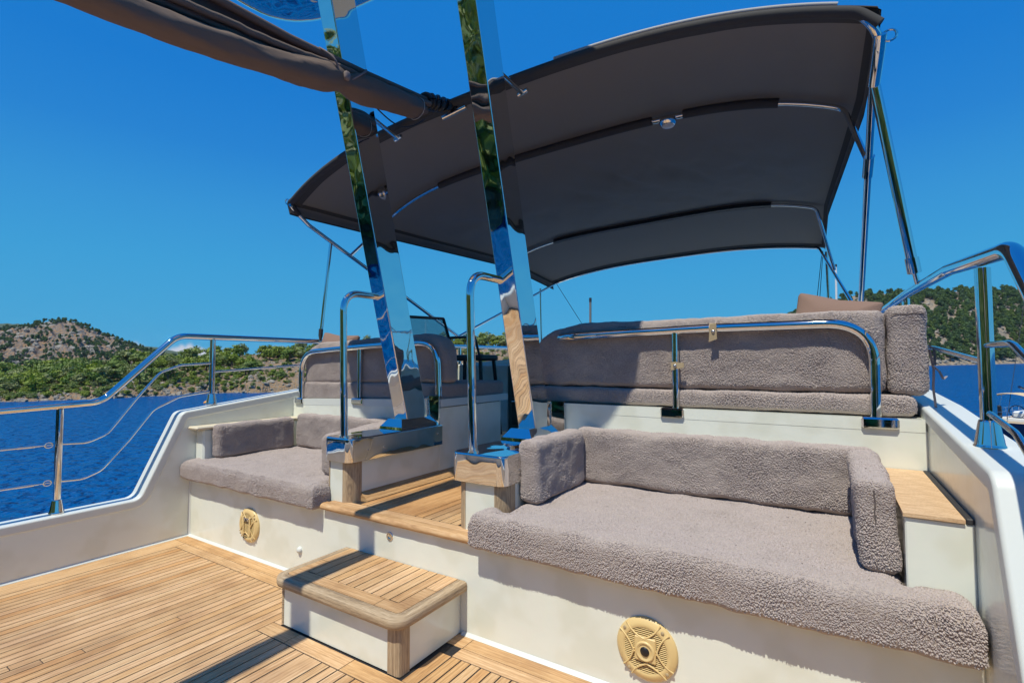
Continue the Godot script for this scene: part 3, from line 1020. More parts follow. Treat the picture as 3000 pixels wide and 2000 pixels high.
		pl.transform = Transform3D(Basis.from_euler(Vector3(deg_to_rad(-28), 0.06, deg_to_rad(-14))), Vector3(4.17, 1.485, -1.24)) if k == 1 else Transform3D(Basis.from_euler(Vector3(deg_to_rad(-24), 0.3, deg_to_rad(-6))), Vector3(0.20, 1.40, -1.16))


# ---------------------------------------------------------------- polished steelwork
func frustum(b: Mb, x0: float, x1: float, z0: float, z1: float, y0: float, y1: float, inset: float) -> void:
	b.hexa([Vector3(x0, y0, z1), Vector3(x1, y0, z1), Vector3(x1, y0, z0), Vector3(x0, y0, z0), Vector3(x0 + inset, y1, z1 - inset), Vector3(x1 - inset, y1, z1 - inset), Vector3(x1 - inset, y1, z0 + inset), Vector3(x0 + inset, y1, z0 + inset)])

func build_arch() -> void:
	var o := thing("radar_arch", "polished steel radar arch with two raked posts and handrails", "arch")
	for k in 2:
		# sheath over the pier
		var x0 := 1.524 if k == 0 else 2.522
		var x1 := 1.765 if k == 0 else 2.845
		var b := Mb.new()
		var out := []
		var zf := -0.028
		var r := 0.045
		out.append(Vector2(x0, -0.865))
		for s in 7:
			var a := PI - PI / 2.0 * s / 6.0
			out.append(Vector2(x0 + r + cos(a) * r, zf - r + sin(a) * r))
		for s in 7:
			var a := PI / 2.0 - PI / 2.0 * s / 6.0
			out.append(Vector2(x1 - r + cos(a) * r, zf - r + sin(a) * r))
		out.append(Vector2(x1, -0.4))
		out.append(Vector2(x1, -0.865))
		var rows := []
		var c := Vector2((x0 + x1) / 2.0, -0.45)
		for q in [[0.012, 0.716], [0.0, 0.716], [0.0, 0.847], [0.003, 0.853], [0.010, 0.8565]]:
			var row := []
			for p: Vector2 in out:
				var d := (c - p).normalized()
				row.append(Vector3(p.x + d.x * q[0], q[1], p.y + d.y * q[0]))
			rows.append(row)
		b.strips(rows, -1.0)
		var mid := Vector3(c.x, 0.8565, c.y)
		var last: Array = rows[-1]
		for i in last.size() - 1:
			b.tri(mid, last[i], last[i + 1], Vector3.UP)
		b.tri(mid, last[-1], last[0], Vector3.UP)
		obj("base_sheath", b, M.plate, o)
		for z in [-0.17, -0.30, -0.81]:
			obj("rivet", Mb.new().lathe([Vector2(0.006, 0.0), Vector2(0.005, 0.002), Vector2(0.0, 0.003)], Transform3D(Basis(Vector3.BACK, -PI / 2), Vector3(x1, 0.80 if z < -0.5 else 0.775, z)), 10), M.brushed, o)
		# post with foot
		var px0 := 1.592 if k == 0 else 2.585
		var px1 := 1.712 if k == 0 else 2.703
		var za := -0.541 if k == 0 else -0.545
		var slope := 0.2606 if k == 0 else 0.268
		var dep := 0.205 if k == 0 else 0.19
		var foot := Mb.new()
		frustum(foot, px0 - 0.05, px1 + 0.04, za - dep - 0.09, za + 0.075, 0.8575, 0.875, 0.004)
		frustum(foot, px0 - 0.045, px1 + 0.035, za - dep - 0.085, za + 0.07, 0.875, 0.925, 0.038)
		obj("post_foot", foot, M.plate, o)
		var yb := 0.90
		var yt := 3.84
		var pb := Mb.new()
		var zz := func(y: float) -> float: return za + slope * (y - (0.987 if k == 0 else 1.06))
		# rounded rectangular section, swept
		var rc := 0.007
		var sec := rounded_profile(px0, px1, -dep, 0.0, rc)
		var lines := []
		for y in [yb, 1.6, 2.3, 3.0, yt]:
			var row := []
			for q: Vector2 in sec + [sec[0]]: row.append(Vector3(q.x, y, zz.call(y) + q.y))
			lines.append(row)
		var first := pb.v.size()
		for row: Array in lines:
			for j in row.size():
				var e: Vector2 = sec[(j + 1) % sec.size()] - sec[(j - 1 + sec.size()) % sec.size()]
				pb.v.append(row[j]); pb.n.append(Vector3(e.y, -e.y * 0.0 + e.x * slope, -e.x).normalized()); pb.uv.append(Vector2(j, row[j].y))
		var w := sec.size() + 1
		for i in lines.size() - 1:
			for j in w - 1:
				var a := first + i * w + j
				pb.face(a, a + 1, a + 1 + w)
				pb.face(a, a + 1 + w, a + w)
		obj("post", pb, M.plate, o)
		# handrail from the sheath up to the post
		var hx := 1.667 if k == 0 else 2.634
		var top := 1.738 if k == 0 else 1.762
		var path := fillet([Vector3(hx, 0.856, -0.07), Vector3(hx - 0.024, top, -0.068), Vector3(hx - 0.028, top + 0.004, zz.call(top) - 0.03)], 0.13, 12)
		obj("hand_rail", Mb.new().tube(path, 0.0212, 20), M.chrome, o)
		obj("weld_collar", Mb.new().tube([Vector3(hx, 0.856, -0.07), Vector3(hx, 0.862, -0.07), Vector3(hx, 0.866, -0.07)], [0.029, 0.027, 0.022], 20), M.chrome, o)
		# folded bracket plate against the settee base
		var bx0 := 1.615 if k == 0 else 2.615
		var bx1 := 1.752 if k == 0 else 2.762
		var bm := (bx0 + bx1) / 2.0
		var br := Mb.new()
		br.hexa([Vector3(bx0, 0.858, -0.838), Vector3(bm, 0.858, -0.80), Vector3(bm, 0.858, -0.806), Vector3(bx0, 0.858, -0.846), Vector3(bx0, 1.064, -0.838), Vector3(bm, 1.064, -0.80), Vector3(bm, 1.064, -0.806), Vector3(bx0, 1.064, -0.846)])
		br.hexa([Vector3(bm, 0.858, -0.80), Vector3(bx1, 0.858, -0.838), Vector3(bx1, 0.858, -0.846), Vector3(bm, 0.858, -0.806), Vector3(bm, 1.064, -0.80), Vector3(bx1, 1.064, -0.838), Vector3(bx1, 1.064, -0.846), Vector3(bm, 1.064, -0.806)])
		obj("bracket_plate", br, M.plate, o)
		var wl := []
		for i in 24: wl.append(Vector3(bm + sin(i * 2.1) * 0.0015, lerpf(0.862, 1.058, i / 23.0), -0.798))
		obj("weld_seam", Mb.new().tube(wl, 0.006, 8), M.brushed, o)
	# wing on top
	var wing := Mb.new()
	var rows := []
	for q in [[0.02, 3.80], [0.35, 3.80], [0.7, 3.802], [0.88, 3.81], [0.96, 3.83], [1.0, 3.865], [0.97, 3.90], [0.9, 3.925], [0.7, 3.95], [0.02, 3.96]]:
		var row := []
		for i in 65:
			var a := TAU * i / 64.0
			var cx := signf(cos(a)) * pow(absf(cos(a)), 0.62)
			var cz := signf(sin(a)) * pow(absf(sin(a)), 0.62)
			row.append(Vector3(1.95 + cx * 1.28 * q[0], q[1], 0.16 + cz * 0.58 * q[0]))
		rows.append(row)
	wing.strips(rows, -1.0)
	obj("wing", wing, M.plate, o)

func guard_rail(left: bool) -> void:
	var o := thing("guard_rail", "polished steel guard rail with cone-footed stanchions along the %s bulwark" % ("port" if left else "starboard"), "railing", Vector3.ZERO, "guard rails")
	var x := -0.068 if left else 4.572
	var top := [Vector3(x, 1.0, 3.3), Vector3(x, 1.018, 1.05), Vector3(x, 1.04, 0.55), Vector3(x, 1.515, 0.09), Vector3(x, 1.517, -1.1), Vector3(x, 1.535, -4.0), Vector3(x + 0.1, 1.56, -7.5)] if left else [Vector3(x, 1.03, 3.3), Vector3(x, 1.06, 1.0), Vector3(x, 1.08, 0.72), Vector3(x - 0.005, 1.60, 0.16), Vector3(x - 0.012, 1.665, -0.6), Vector3(x - 0.02, 1.70, -1.6), Vector3(x - 0.03, 1.74, -3.6), Vector3(x - 0.1, 1.8, -7.5)]
	obj("top_tube", Mb.new().tube(fillet(top, 0.17, 12), 0.0235, 22), M.chrome, o)
	var posts := [[0.767, 0.335, 1.01], [-0.175, 0.965, 1.50], [-1.7, 1.09, 1.50], [-3.4, 1.16, 1.52], [1.75, 0.33, 1.0], [2.8, 0.33, 1.0]] if left else [[-0.17, 1.03, 1.60], [-2.0, 1.14, 1.70], [-3.6, 1.2, 1.72], [1.2, 0.36, 1.05], [2.4, 0.35, 1.03]]
	for p in posts:
		var st := obj("stanchion", Mb.new().tube([Vector3(x, p[1] + 0.02, p[0]), Vector3(x, p[2], p[0])], 0.0205, 22), M.chrome, o)
		obj("foot_cone", Mb.new().lathe([Vector2(0.0, 0.0), Vector2(0.040, 0.0), Vector2(0.0415, 0.004), Vector2(0.0405, 0.010), Vector2(0.037, 0.016), Vector2(0.026, 0.084), Vector2(0.0235, 0.090), Vector2(0.018, 0.090)], Transform3D(Basis(), Vector3(x, p[1] + (0.008 if left else 0.0), p[0])), 28), M.chrome, st)
	if left:
		var a := [Vector3(x, 0.785, 0.765), Vector3(x, 0.775, 0.62), Vector3(x, 0.82, 0.51), Vector3(x, 1.046, 0.349), Vector3(x, 1.235, 0.20), Vector3(x, 1.29, 0.06), Vector3(x, 1.305, -0.16)]
		var b := [Vector3(x, 0.547, 0.765), Vector3(x, 0.538, 0.64), Vector3(x, 0.575, 0.54), Vector3(x, 0.76, 0.383), Vector3(x, 0.965, 0.235), Vector3(x, 1.05, 0.06), Vector3(x, 1.08, -0.165)]
		obj("mid_tube", Mb.new().tube(fillet(a, 0.12, 6), 0.0085, 12), M.chrome, o)
		obj("mid_tube", Mb.new().tube(fillet(b, 0.12, 6), 0.0085, 12), M.chrome, o)
		obj("mid_tube", Mb.new().tube([Vector3(x, 1.235, -0.19), Vector3(x, 1.29, -1.0), Vector3(x, 1.31, -1.7), Vector3(x, 1.33, -3.4)], 0.0085, 12), M.chrome, o)
		for y in [0.785, 0.547]:
			obj("lifeline", Mb.new().tube([Vector3(x, y, 0.80), Vector3(x, y - 0.002, 1.75)], 0.004, 8), M.chrome, o)
			obj("turnbuckle", Mb.new().tube([Vector3(x, y, 0.86), Vector3(x, y, 0.88), Vector3(x, y, 0.885), Vector3(x, y, 0.965), Vector3(x, y, 0.97), Vector3(x, y, 1.06)], [0.006, 0.006, 0.009, 0.009, 0.007, 0.007], 10), M.chrome, o)
			var ring := []
			for i in 13:
				var t := TAU * i / 12.0
				ring.append(Vector3(x, y + sin(t) * 0.017, 0.818 + cos(t) * 0.02))
			obj("shackle", Mb.new().tube(ring, 0.0045, 8, false), M.chrome, o)
	else:
		obj("mid_tube", Mb.new().tube(fillet([Vector3(x, 1.355, -0.16), Vector3(x, 1.352, 0.10), Vector3(x, 1.27, 0.32), Vector3(x, 0.85, 0.72), Vector3(x, 0.80, 1.2)], 0.2, 8), 0.0095, 14), M.chrome, o)
		obj("mid_tube", Mb.new().tube(fillet([Vector3(x, 1.142, -0.16), Vector3(x, 1.11, 0.10), Vector3(x, 1.02, 0.30), Vector3(x, 0.62, 0.72), Vector3(x, 0.56, 1.2)], 0.2, 8), 0.0095, 14), M.chrome, o)
		obj("mid_tube", Mb.new().tube([Vector3(x, 1.302, -0.19), Vector3(x - 0.008, 1.365, -0.97), Vector3(x - 0.02, 1.42, -2.0)], 0.0095, 14), M.chrome, o)

func settee_rail(left: bool) -> void:
	var o := thing("settee_rail", "polished steel rail behind the backrest of the raised %s settee" % ("port" if left else "starboard"), "railing", Vector3.ZERO, "settee rails")
	var z := -0.878
	var path: Array
	if left:
		path = fillet([Vector3(0.093, 0.985, z), Vector3(0.092, 1.40, z), Vector3(0.60, 1.425, z), Vector3(1.35, 1.453, z), Vector3(1.70, 1.452, z), Vector3(1.718, 1.06, z)], 0.26, 14)
	else:
		path = fillet([Vector3(4.329, 1.046, z), Vector3(4.335, 1.487, z), Vector3(3.6, 1.487, z), Vector3(2.66, 1.462, z), Vector3(2.60, 1.455, -1.3)], 0.2, 14)
	obj("rail_tube", Mb.new().tube(path, 0.0235, 20), M.chrome, o)
	var mx := 0.864 if left else 3.43
	obj("stanchion", Mb.new().tube([Vector3(mx, 1.02, z), Vector3(mx, 1.43 if left else 1.475, z)], 0.019, 18), M.chrome, o)
	var feet := [[0.04, 0.15, 0.962], [0.80, 0.93, 0.985]] if left else [[4.272, 4.412, 1.022], [3.35, 3.478, 1.022]]
	for f in feet:
		obj("foot_plate", Mb.new().box(Vector3(f[0], f[2] - 0.02, -0.90), Vector3(f[1], f[2] + 0.03, -0.842), 0.008), M.chrome, o)
	if not left:
		for p in [[3.632, 1.487, true], [3.43, 1.29, false]]:
			var st := thing("snap_strap", "tan snap strap wrapped round the %s of the starboard settee rail" % ("top tube" if p[2] else "middle stanchion"), "strap", Vector3(p[0], p[1], z), "snap straps")
			var ring := []
			for i in 17:
				var t := TAU * i / 16.0
				ring.append(Vector3(0, sin(t), cos(t)) * 0.026 if p[2] else Vector3(sin(t), 0, cos(t)) * 0.0215)
			var rows := []
			for e in [-0.017, 0.017]:
				var row := []
				for q: Vector3 in ring: row.append(q + (Vector3(e, 0, 0) if p[2] else Vector3(0, e, 0)))
				rows.append(row)
			obj("band", Mb.new().strips(rows), M.strap, st)
			obj("tab", Mb.new().hexa([Vector3(-0.02, -0.075, 0.022), Vector3(0.022, -0.06, 0.022), Vector3(0.022, -0.06, 0.018), Vector3(-0.02, -0.075, 0.018), Vector3(-0.012, 0.02, 0.028), Vector3(0.02, 0.022, 0.028), Vector3(0.02, 0.022, 0.024), Vector3(-0.012, 0.02, 0.024)] if p[2] else [Vector3(-0.018, -0.03, 0.026), Vector3(0.05, -0.014, 0.02), Vector3(0.05, -0.014, 0.016), Vector3(-0.018, -0.03, 0.022), Vector3(-0.018, 0.014, 0.026), Vector3(0.05, 0.012, 0.02), Vector3(0.05, 0.012, 0.016), Vector3(-0.018, 0.014, 0.022)]), M.strap, st)
			obj("snap", Mb.new().lathe([Vector2(0.009, 0.0), Vector2(0.008, 0.003), Vector2(0.0, 0.005)], Transform3D(Basis(Vector3.RIGHT, PI / 2), Vector3(0.004, -0.02 if p[2] else -0.005, 0.027)), 14), M.brushed, st)


# ---------------------------------------------------------------- canopy and awning
func half_width(z: float) -> float:
	return keyed(-z, [[0.5, 2.2], [1.75, 2.185], [4.2, 2.0], [5.7, 1.955]])

func canopy_y(u: float, z: float) -> float:     # u from -1 (port) to 1
	var mid := keyed(-z, [[0.5, 3.085], [0.9, 3.12], [1.75, 3.15], [3.0, 3.095], [4.2, 3.10], [5.7, 2.87]])
	var edge := keyed(-z, [[0.5, 2.85], [0.9, 2.84], [1.75, 2.86], [4.2, 2.885], [5.7, 2.71]])
	var pw := keyed(-z, [[0.6, 3.2], [1.0, 3.4], [1.75, 4.2], [4.2, 4.5], [5.7, 2.6]])
	return lerpf(mid, edge, pow(minf(1.0, absf(u)), pw)) + 0.065 * u

func canopy_point(u: float, t: float, below := 0.0) -> Vector3:     # t from 0 (aft edge) to 1 (front edge)
	var z0 := -0.63 - 0.15 * u * u
	var z := lerpf(z0, -5.6, t)
	var uu := clampf(u, -1.0, 1.0)
	var p := Vector3(2.185 + uu * half_width(z), canopy_y(uu, z), z)
	var over := absf(u) - 1.0
	if over > 0.0:
		p.y -= over * 1.3
		p.x += signf(u) * (0.012 - over * 0.1)
	p.y -= below
	return p

func canopy_sheet(u0: float, u1: float, nu: int, t0: float, t1: float, nt: int, below: float, folds: bool) -> Mb:
	var f := FastNoiseLite.new()
	f.seed = 77
	f.frequency = 1.1
	var b := Mb.new()
	for side in 2:
		var rows := []
		for j in nt + 1:
			var t := lerpf(t0, t1, float(j) / nt)
			var row := []
			for i in nu + 1:
				var u := lerpf(u0, u1, float(i) / nu)
				var p := canopy_point(u, t, below)
				if folds:
					var k := 0.0
					var zz := -p.z
					if zz > 1.75 and zz < 4.2: k = sin((zz - 1.75) / 2.45 * PI)
					elif zz <= 1.75: k = 0.35 * sin(clampf((zz - 0.7) / 1.05, 0, 1) * PI)
					k *= smoothstep(1.02, 0.82, absf(u))
					var diag := p.x * 2.6 - zz * 1.15
					p.y += k * (0.034 * f.get_noise_2d(p.x * 1.2 + zz * 0.6, zz * 0.5) + 0.034 * pow(0.5 + 0.5 * sin(diag * 4.3 + 3.5 * f.get_noise_2d(p.x, zz)), 2.0) * smoothstep(1.0, 2.6, p.x) * (0.6 + f.get_noise_2d(p.x * 0.8 + 9.0, zz)) + 0.034 * pow(0.5 + 0.5 * sin(diag * 3.4 + 1.0 + 3.0 * f.get_noise_2d(p.x, zz)), 2.0) * smoothstep(2.0, 0.2, p.x) - 0.03)
				if side == 0: p.y += 0.004
				row.append(p)
			rows.append(row)
		b.strips(rows, 1.0 if side == 0 else -1.0)
	return b

func build_canopy() -> void:
	var o := thing("bimini_canopy", "large dark canvas bimini canopy over the raised settees", "canopy")
	obj("cloth", canopy_sheet(-1.07, 1.07, 90, 0.0, 1.0, 80, 0.0, true), M.canopy, o)
	obj("hem", canopy_sheet(-1.07, 1.07, 70, 0.0, 0.026, 3, 0.0065, true), M.canopy_dark, o)
	obj("hem", canopy_sheet(-1.0, 1.0, 70, 0.975, 1.0, 3, 0.0065, true), M.canopy_dark, o)
	obj("hem", canopy_sheet(-1.075, -0.985, 8, 0.0, 1.0, 80, 0.008, true), M.canopy_dark, o)
	obj("hem", canopy_sheet(0.985, 1.075, 8, 0.0, 1.0, 80, 0.008, true), M.canopy_dark, o)
	var pp := []
	for i in 40: pp.append(canopy_point(lerpf(0.28, 0.93, i / 39.0), 0.002, -0.014))
	obj("piping", Mb.new().tube(pp, 0.011, 8), M.piping, o)
	# bows
	var pl := Vector3(-0.012, 1.66, -3.3)
	var pr := Vector3(4.392, 1.70, -3.25)
	var aft := [pl, Vector3(-0.012, 2.62, -1.0)]
	aft.append(Vector3(-0.02, 2.76, -0.80))
	for i in 41:
		var u := lerpf(-0.97, 0.965, i / 40.0)
		aft.append(canopy_point(u, 0.003, 0.020))
	aft.append(Vector3(4.385, 2.80, -0.80))
	aft.append(Vector3(4.372, 2.66, -1.06))
	aft.append(pr)
	obj("bow", Mb.new().tube(fillet(aft, 0.12, 4), 0.0195, 16), M.chrome, o)
	var pocket := [Vector3(-0.016, 2.69, -0.90), Vector3(-0.02, 2.78, -0.80)]
	for i in 41: pocket.append(canopy_point(lerpf(-0.97, 0.965, i / 40.0), 0.003, 0.020))
	pocket.append(Vector3(4.385, 2.835, -0.795))
	obj("bow_pocket", Mb.new().tube(fillet(pocket, 0.12, 4), 0.0265, 12), M.canopy_dark, o)
	obj("bow_sleeve", Mb.new().tube([Vector3(4.388, 2.80, -0.815), Vector3(4.384, 2.755, -0.86), Vector3(4.374, 2.675, -1.03)], 0.0275, 18), M.chrome, o)
	for q in [[0.225, -0.96, 0.96, Vector3(-0.012, 2.41, -1.49), Vector3(4.38, 2.45, -1.55)], [0.722, -0.93, 0.95, Vector3(0.126, 2.17, -4.42), Vector3(4.235, 2.31, -4.5)]]:
		var bow := [q[3]]
		for i in 41:
			bow.append(canopy_point(lerpf(q[1], q[2], i / 40.0), q[0], 0.030))
		bow.append(q[4])
		obj("bow", Mb.new().tube(fillet(bow, 0.15, 5), 0.0165, 14), M.chrome, o)
	var front := [pl]
	for i in 31: front.append(canopy_point(lerpf(-0.97, 0.97, i / 30.0), 0.994, 0.022))
	front.append(pr)
	obj("bow", Mb.new().tube(fillet(front, 0.08, 4), 0.0165, 14), M.chrome, o)
	# cloth pockets round the bows
	for q in [[0.225, -0.57, 0.40], [0.225, 0.505, 0.79], [0.722, -0.62, 0.735]]:
		var path := []
		for i in 31: path.append(canopy_point(lerpf(q[1], q[2], i / 30.0), q[0], 0.030))
		obj("bow_pocket", Mb.new().tube(path, 0.031, 12), M.canopy_dark, o)
		if q[0] > 0.5:
			var flap := Mb.new()
			var rows := []
			for e in [0.012, -0.022]:
				var row := []
				for i in 61:
					var u := lerpf(q[1], q[2], i / 60.0)
					row.append(canopy_point(u, q[0] + (0.0 if e > 0 else -0.013), 0.058 + 0.003 * (i % 2)))
				rows.append(row)
			flap.strips(rows, -1.0)
			obj("bow_pocket", flap, M.rubber, o)
	# struts
	obj("strut", Mb.new().tube([Vector3(-0.014, 2.49, -1.256), Vector3(-0.05, 1.60, -1.185)], 0.0165, 14), M.chrome, o)
	obj("strut_foot", Mb.new().tube([Vector3(-0.052, 1.64, -1.186), Vector3(-0.054, 1.575, -1.184), Vector3(-0.056, 1.53, -1.183)], [0.021, 0.021, 0.010], 14), M.rubber, o)
	obj("strut", Mb.new().tube([Vector3(4.375, 2.70, -1.04), Vector3(4.52, 1.775, -1.19)], 0.0235, 18), M.chrome, o)
	obj("strut_foot", Mb.new().tube([Vector3(4.513, 1.82, -1.182), Vector3(4.524, 1.745, -1.193), Vector3(4.526, 1.74, -1.194), Vector3(4.536, 1.69, -1.20)], [0.030, 0.030, 0.011, 0.011], 18), M.chrome, o)
	obj("strut", Mb.new().tube([Vector3(0.13, 2.54, -5.3), Vector3(0.13, 1.3, -5.35)], 0.015, 12), M.chrome, o)
	obj("strut", Mb.new().tube([Vector3(4.165, 2.65, -5.2), Vector3(4.185, 1.3, -5.2)], 0.018, 12), M.chrome, o)
	obj("hinge", Mb.new().tube([Vector3(4.378, 2.475, -1.50), Vector3(4.374, 2.40, -1.62)], 0.027, 16), M.chrome, o)
	var eye := []
	for i in 17:
		var t := TAU * i / 16.0
		eye.append(Vector3(4.424 + cos(t) * 0.026, 2.79 + sin(t) * 0.026, -0.83))
	obj("eye", Mb.new().tube(eye, 0.0055, 8, false), M.chrome, o)
	eye = []
	for i in 17:
		var t := TAU * i / 16.0
		eye.append(Vector3(-0.055 + cos(t) * 0.022, 2.80 + sin(t) * 0.022, -0.80))
	obj("eye", Mb.new().tube(eye, 0.0055, 8, false), M.chrome, o)
	# tie straps from canopy to arch
	for q in [[Vector3(1.69, 2.89, -0.25), Vector3(1.46, 2.985, -0.69)], [Vector3(2.69, 2.865, -0.235), Vector3(2.55, 3.012, -0.69)]]:
		obj("canopy_arm", Mb.new().tube([q[0], q[1]], 0.0155, 14), M.chrome, o)
		obj("canopy_arm", Mb.new().tube([q[1] + Vector3(-0.03, -0.004, -0.01), q[1] + Vector3(0.045, 0.004, 0.0)], 0.015, 12), M.chrome, o)
	obj("canopy_arm", Mb.new().tube([Vector3(1.03, 2.955, -0.68), Vector3(1.15, 2.975, -0.675)], 0.015, 12), M.chrome, o)
	for q in [[0.40, 0.505]]:
		var c := canopy_point(0.455, 0.225, 0.060)
		var l := thing("ceiling_lamp", "round chrome dome lamp clipped to the bow under the canopy", "lamp", c)
		var dn := Transform3D(Basis(Vector3.RIGHT, PI), Vector3.ZERO)
		obj("housing", Mb.new().lathe([Vector2(0.0, -0.012), Vector2(0.062, -0.012), Vector2(0.067, 0.0), Vector2(0.066, 0.012), Vector2(0.060, 0.016), Vector2(0.060, 0.022), Vector2(0.053, 0.025), Vector2(0.053, 0.031), Vector2(0.046, 0.034)], dn, 36), M.chrome, l)
		obj("lens", Mb.new().lathe([Vector2(0.046, 0.032), Vector2(0.042, 0.040), Vector2(0.025, 0.047), Vector2(0.0, 0.049)], dn, 28), M.lamp_glass, l)
		obj("clip", Mb.new().tube([canopy_point(0.405, 0.225, 0.034) - c, canopy_point(0.505, 0.225, 0.034) - c], 0.0215, 14), M.chrome, l)

func build_awning() -> void:
	var o := thing("rolled_awning", "brown rolled awning hanging along the centreline aft of the canopy", "awning")
	var f := FastNoiseLite.new()
	f.seed = 9
	f.frequency = 2.4
	var X := 1.95
	var lip := [[-0.5, 3.00], [-0.36, 3.0], [0.07, 2.925], [0.28, 2.895], [0.52, 2.82], [0.65, 2.78], [0.914, 2.73], [1.138, 2.69], [1.6, 2.66], [3.2, 2.62]]
	var low := [[-0.5, 2.925], [-0.36, 2.868], [0.02, 2.783], [0.22, 2.757], [0.515, 2.685], [1.04, 2.59], [1.354, 2.55], [1.8, 2.52], [3.2, 2.48]]
	var pole := [[-0.56, 3.07], [-0.43, 3.045], [0.05, 2.972], [0.28, 2.944], [0.52, 2.915], [0.83, 2.897], [3.2, 2.76]]
	var cy := func(z: float) -> float: return (keyed(z, lip) + keyed(z, low)) / 2.0
	# folded cloth: open loop, its mouth upwards
	var rows := []
	var zs := []
	var z := -0.47
	while z < 3.2:
		zs.append(z)
		z += 0.03
	for zz: float in zs:
		var r0: float = (keyed(zz, lip) - keyed(zz, low)) / 2.0
		if zz < -0.36: r0 *= sqrt(clampf((zz + 0.485) / 0.125, 0.02, 1.0))
		var tie := 1.0 - 0.30 * exp(-pow((zz - 0.20) / 0.06, 2.0))
		var row := []
		for i in 30:
			var a := deg_to_rad(62.0 + (395.0 - 62.0 + 20.0) * i / 29.0)     # from the near lip round underneath to the far side
			var rr := r0 * tie * (1.0 + 0.16 * f.get_noise_3d(cos(a) * 0.35, sin(a) * 0.35, zz) + 0.10 * f.get_noise_2d(zz * 2.0, a))
			row.append(Vector3(X - cos(a + PI) * rr * -1.15 * -1.0, cy.call(zz) + sin(a) * rr, zz))
		rows.append(row)
	obj("rolled_cloth", Mb.new().strips(rows), M.awning, o)
	var sheet := []
	for zz: float in zs:
		var row := []
		var a := Vector3(X - 0.02, keyed(zz, pole) - 0.02, zz)
		var b := Vector3(X - 0.055, cy.call(zz) + 0.01, zz)
		for i in 8:
			var t := i / 7.0
			row.append(a.lerp(b, t) + Vector3(-0.025 * sin(t * PI) + 0.012 * f.get_noise_2d(zz * 3.0, t * 3.0), 0, 0))
		sheet.append(row)
	obj("inner_cloth", Mb.new().strips(sheet), M.awning, o)
	for q in [[0.0, 0.014], [0.03, 0.035], [-0.025, 0.03]]:
		var path := []
		for zz: float in zs: path.append(Vector3(X + q[0], lerpf(cy.call(zz), keyed(zz, pole), 0.32 + q[1] * 4.0) + 0.008 * f.get_noise_2d(zz * 4.0, q[0] * 90.0), zz))
		obj("inner_fold", Mb.new().tube(path, 0.017, 8), M.awning, o)
	var pth := []
	for zz: float in zs: pth.append(Vector3(X, keyed(zz, pole) - 0.018, zz))
	obj("pole_sleeve", Mb.new().tube(pth, 0.020, 14), M.awning, o)
	var hem := []
	for i in 20:
		var a := TAU * i / 19.0
		hem.append(Vector3(X + cos(a) * 0.071, cy.call(-0.37) + sin(a) * 0.069, -0.375))
	obj("stitching", Mb.new().tube(hem, 0.0022, 5, false), M.piping, o)
	# rope lashing at the inner end
	var lash := thing("rope_lashing", "black rope lashing between the awning pole and canopy edge", "rope")
	for i in 6:
		var c := Vector3(X - 0.01 + i * 0.012, 3.035 + i * 0.004, -0.475 - i * 0.036)
		var ring := []
		for k in 15:
			var a := TAU * k / 14.0
			ring.append(c + Vector3(cos(a) * (0.042 - i * 0.002), sin(a) * (0.045 - absf(i - 2.5) * 0.004), sin(a + i) * 0.016))
		obj("turn", Mb.new().tube(ring, 0.017, 8, false), M.black, lash)
	obj("anchor_tube", Mb.new().tube([Vector3(1.93, 3.00, -0.66), Vector3(2.12, 3.035, -0.675)], 0.017, 14), M.chrome, lash)
	# cord tied round the roll
	var tie := thing("tie_cord", "thin cord tied crosswise round the rolled awning", "cord")
	for s in [[0.05, 0.24], [0.36, 0.24]]:
		var ring := []
		for k in 21:
			var a := PI * 0.9 - PI * 1.05 * k / 20.0
			var zz: float = lerpf(s[0], s[1], k / 20.0)
			var r := 0.082
			ring.append(Vector3(X + sin(a + 0.2) * r * 0.95, lerpf(keyed(zz, pole), keyed(zz, low) - 0.005, k / 20.0 * 0.85), zz))
		obj("turn", Mb.new().tube(ring, 0.0055, 8), M.cord, tie)
	obj("knot", soft_box(Vector3(X + 0.066, 2.80, 0.222), Vector3(X + 0.092, 2.845, 0.256), 0.011, 0.008, 0.003, 3), M.cord, tie)
	var drop := []
	for i in 16:
		var t := i / 15.0
		drop.append(Vector3(X + 0.03, lerpf(2.80, 2.905, t) - 0.075 * sin(t * PI) - 0.03, lerpf(-0.02, -0.42, t)))
	obj("loose_end", Mb.new().tube(drop, 0.004, 6), M.black, tie)


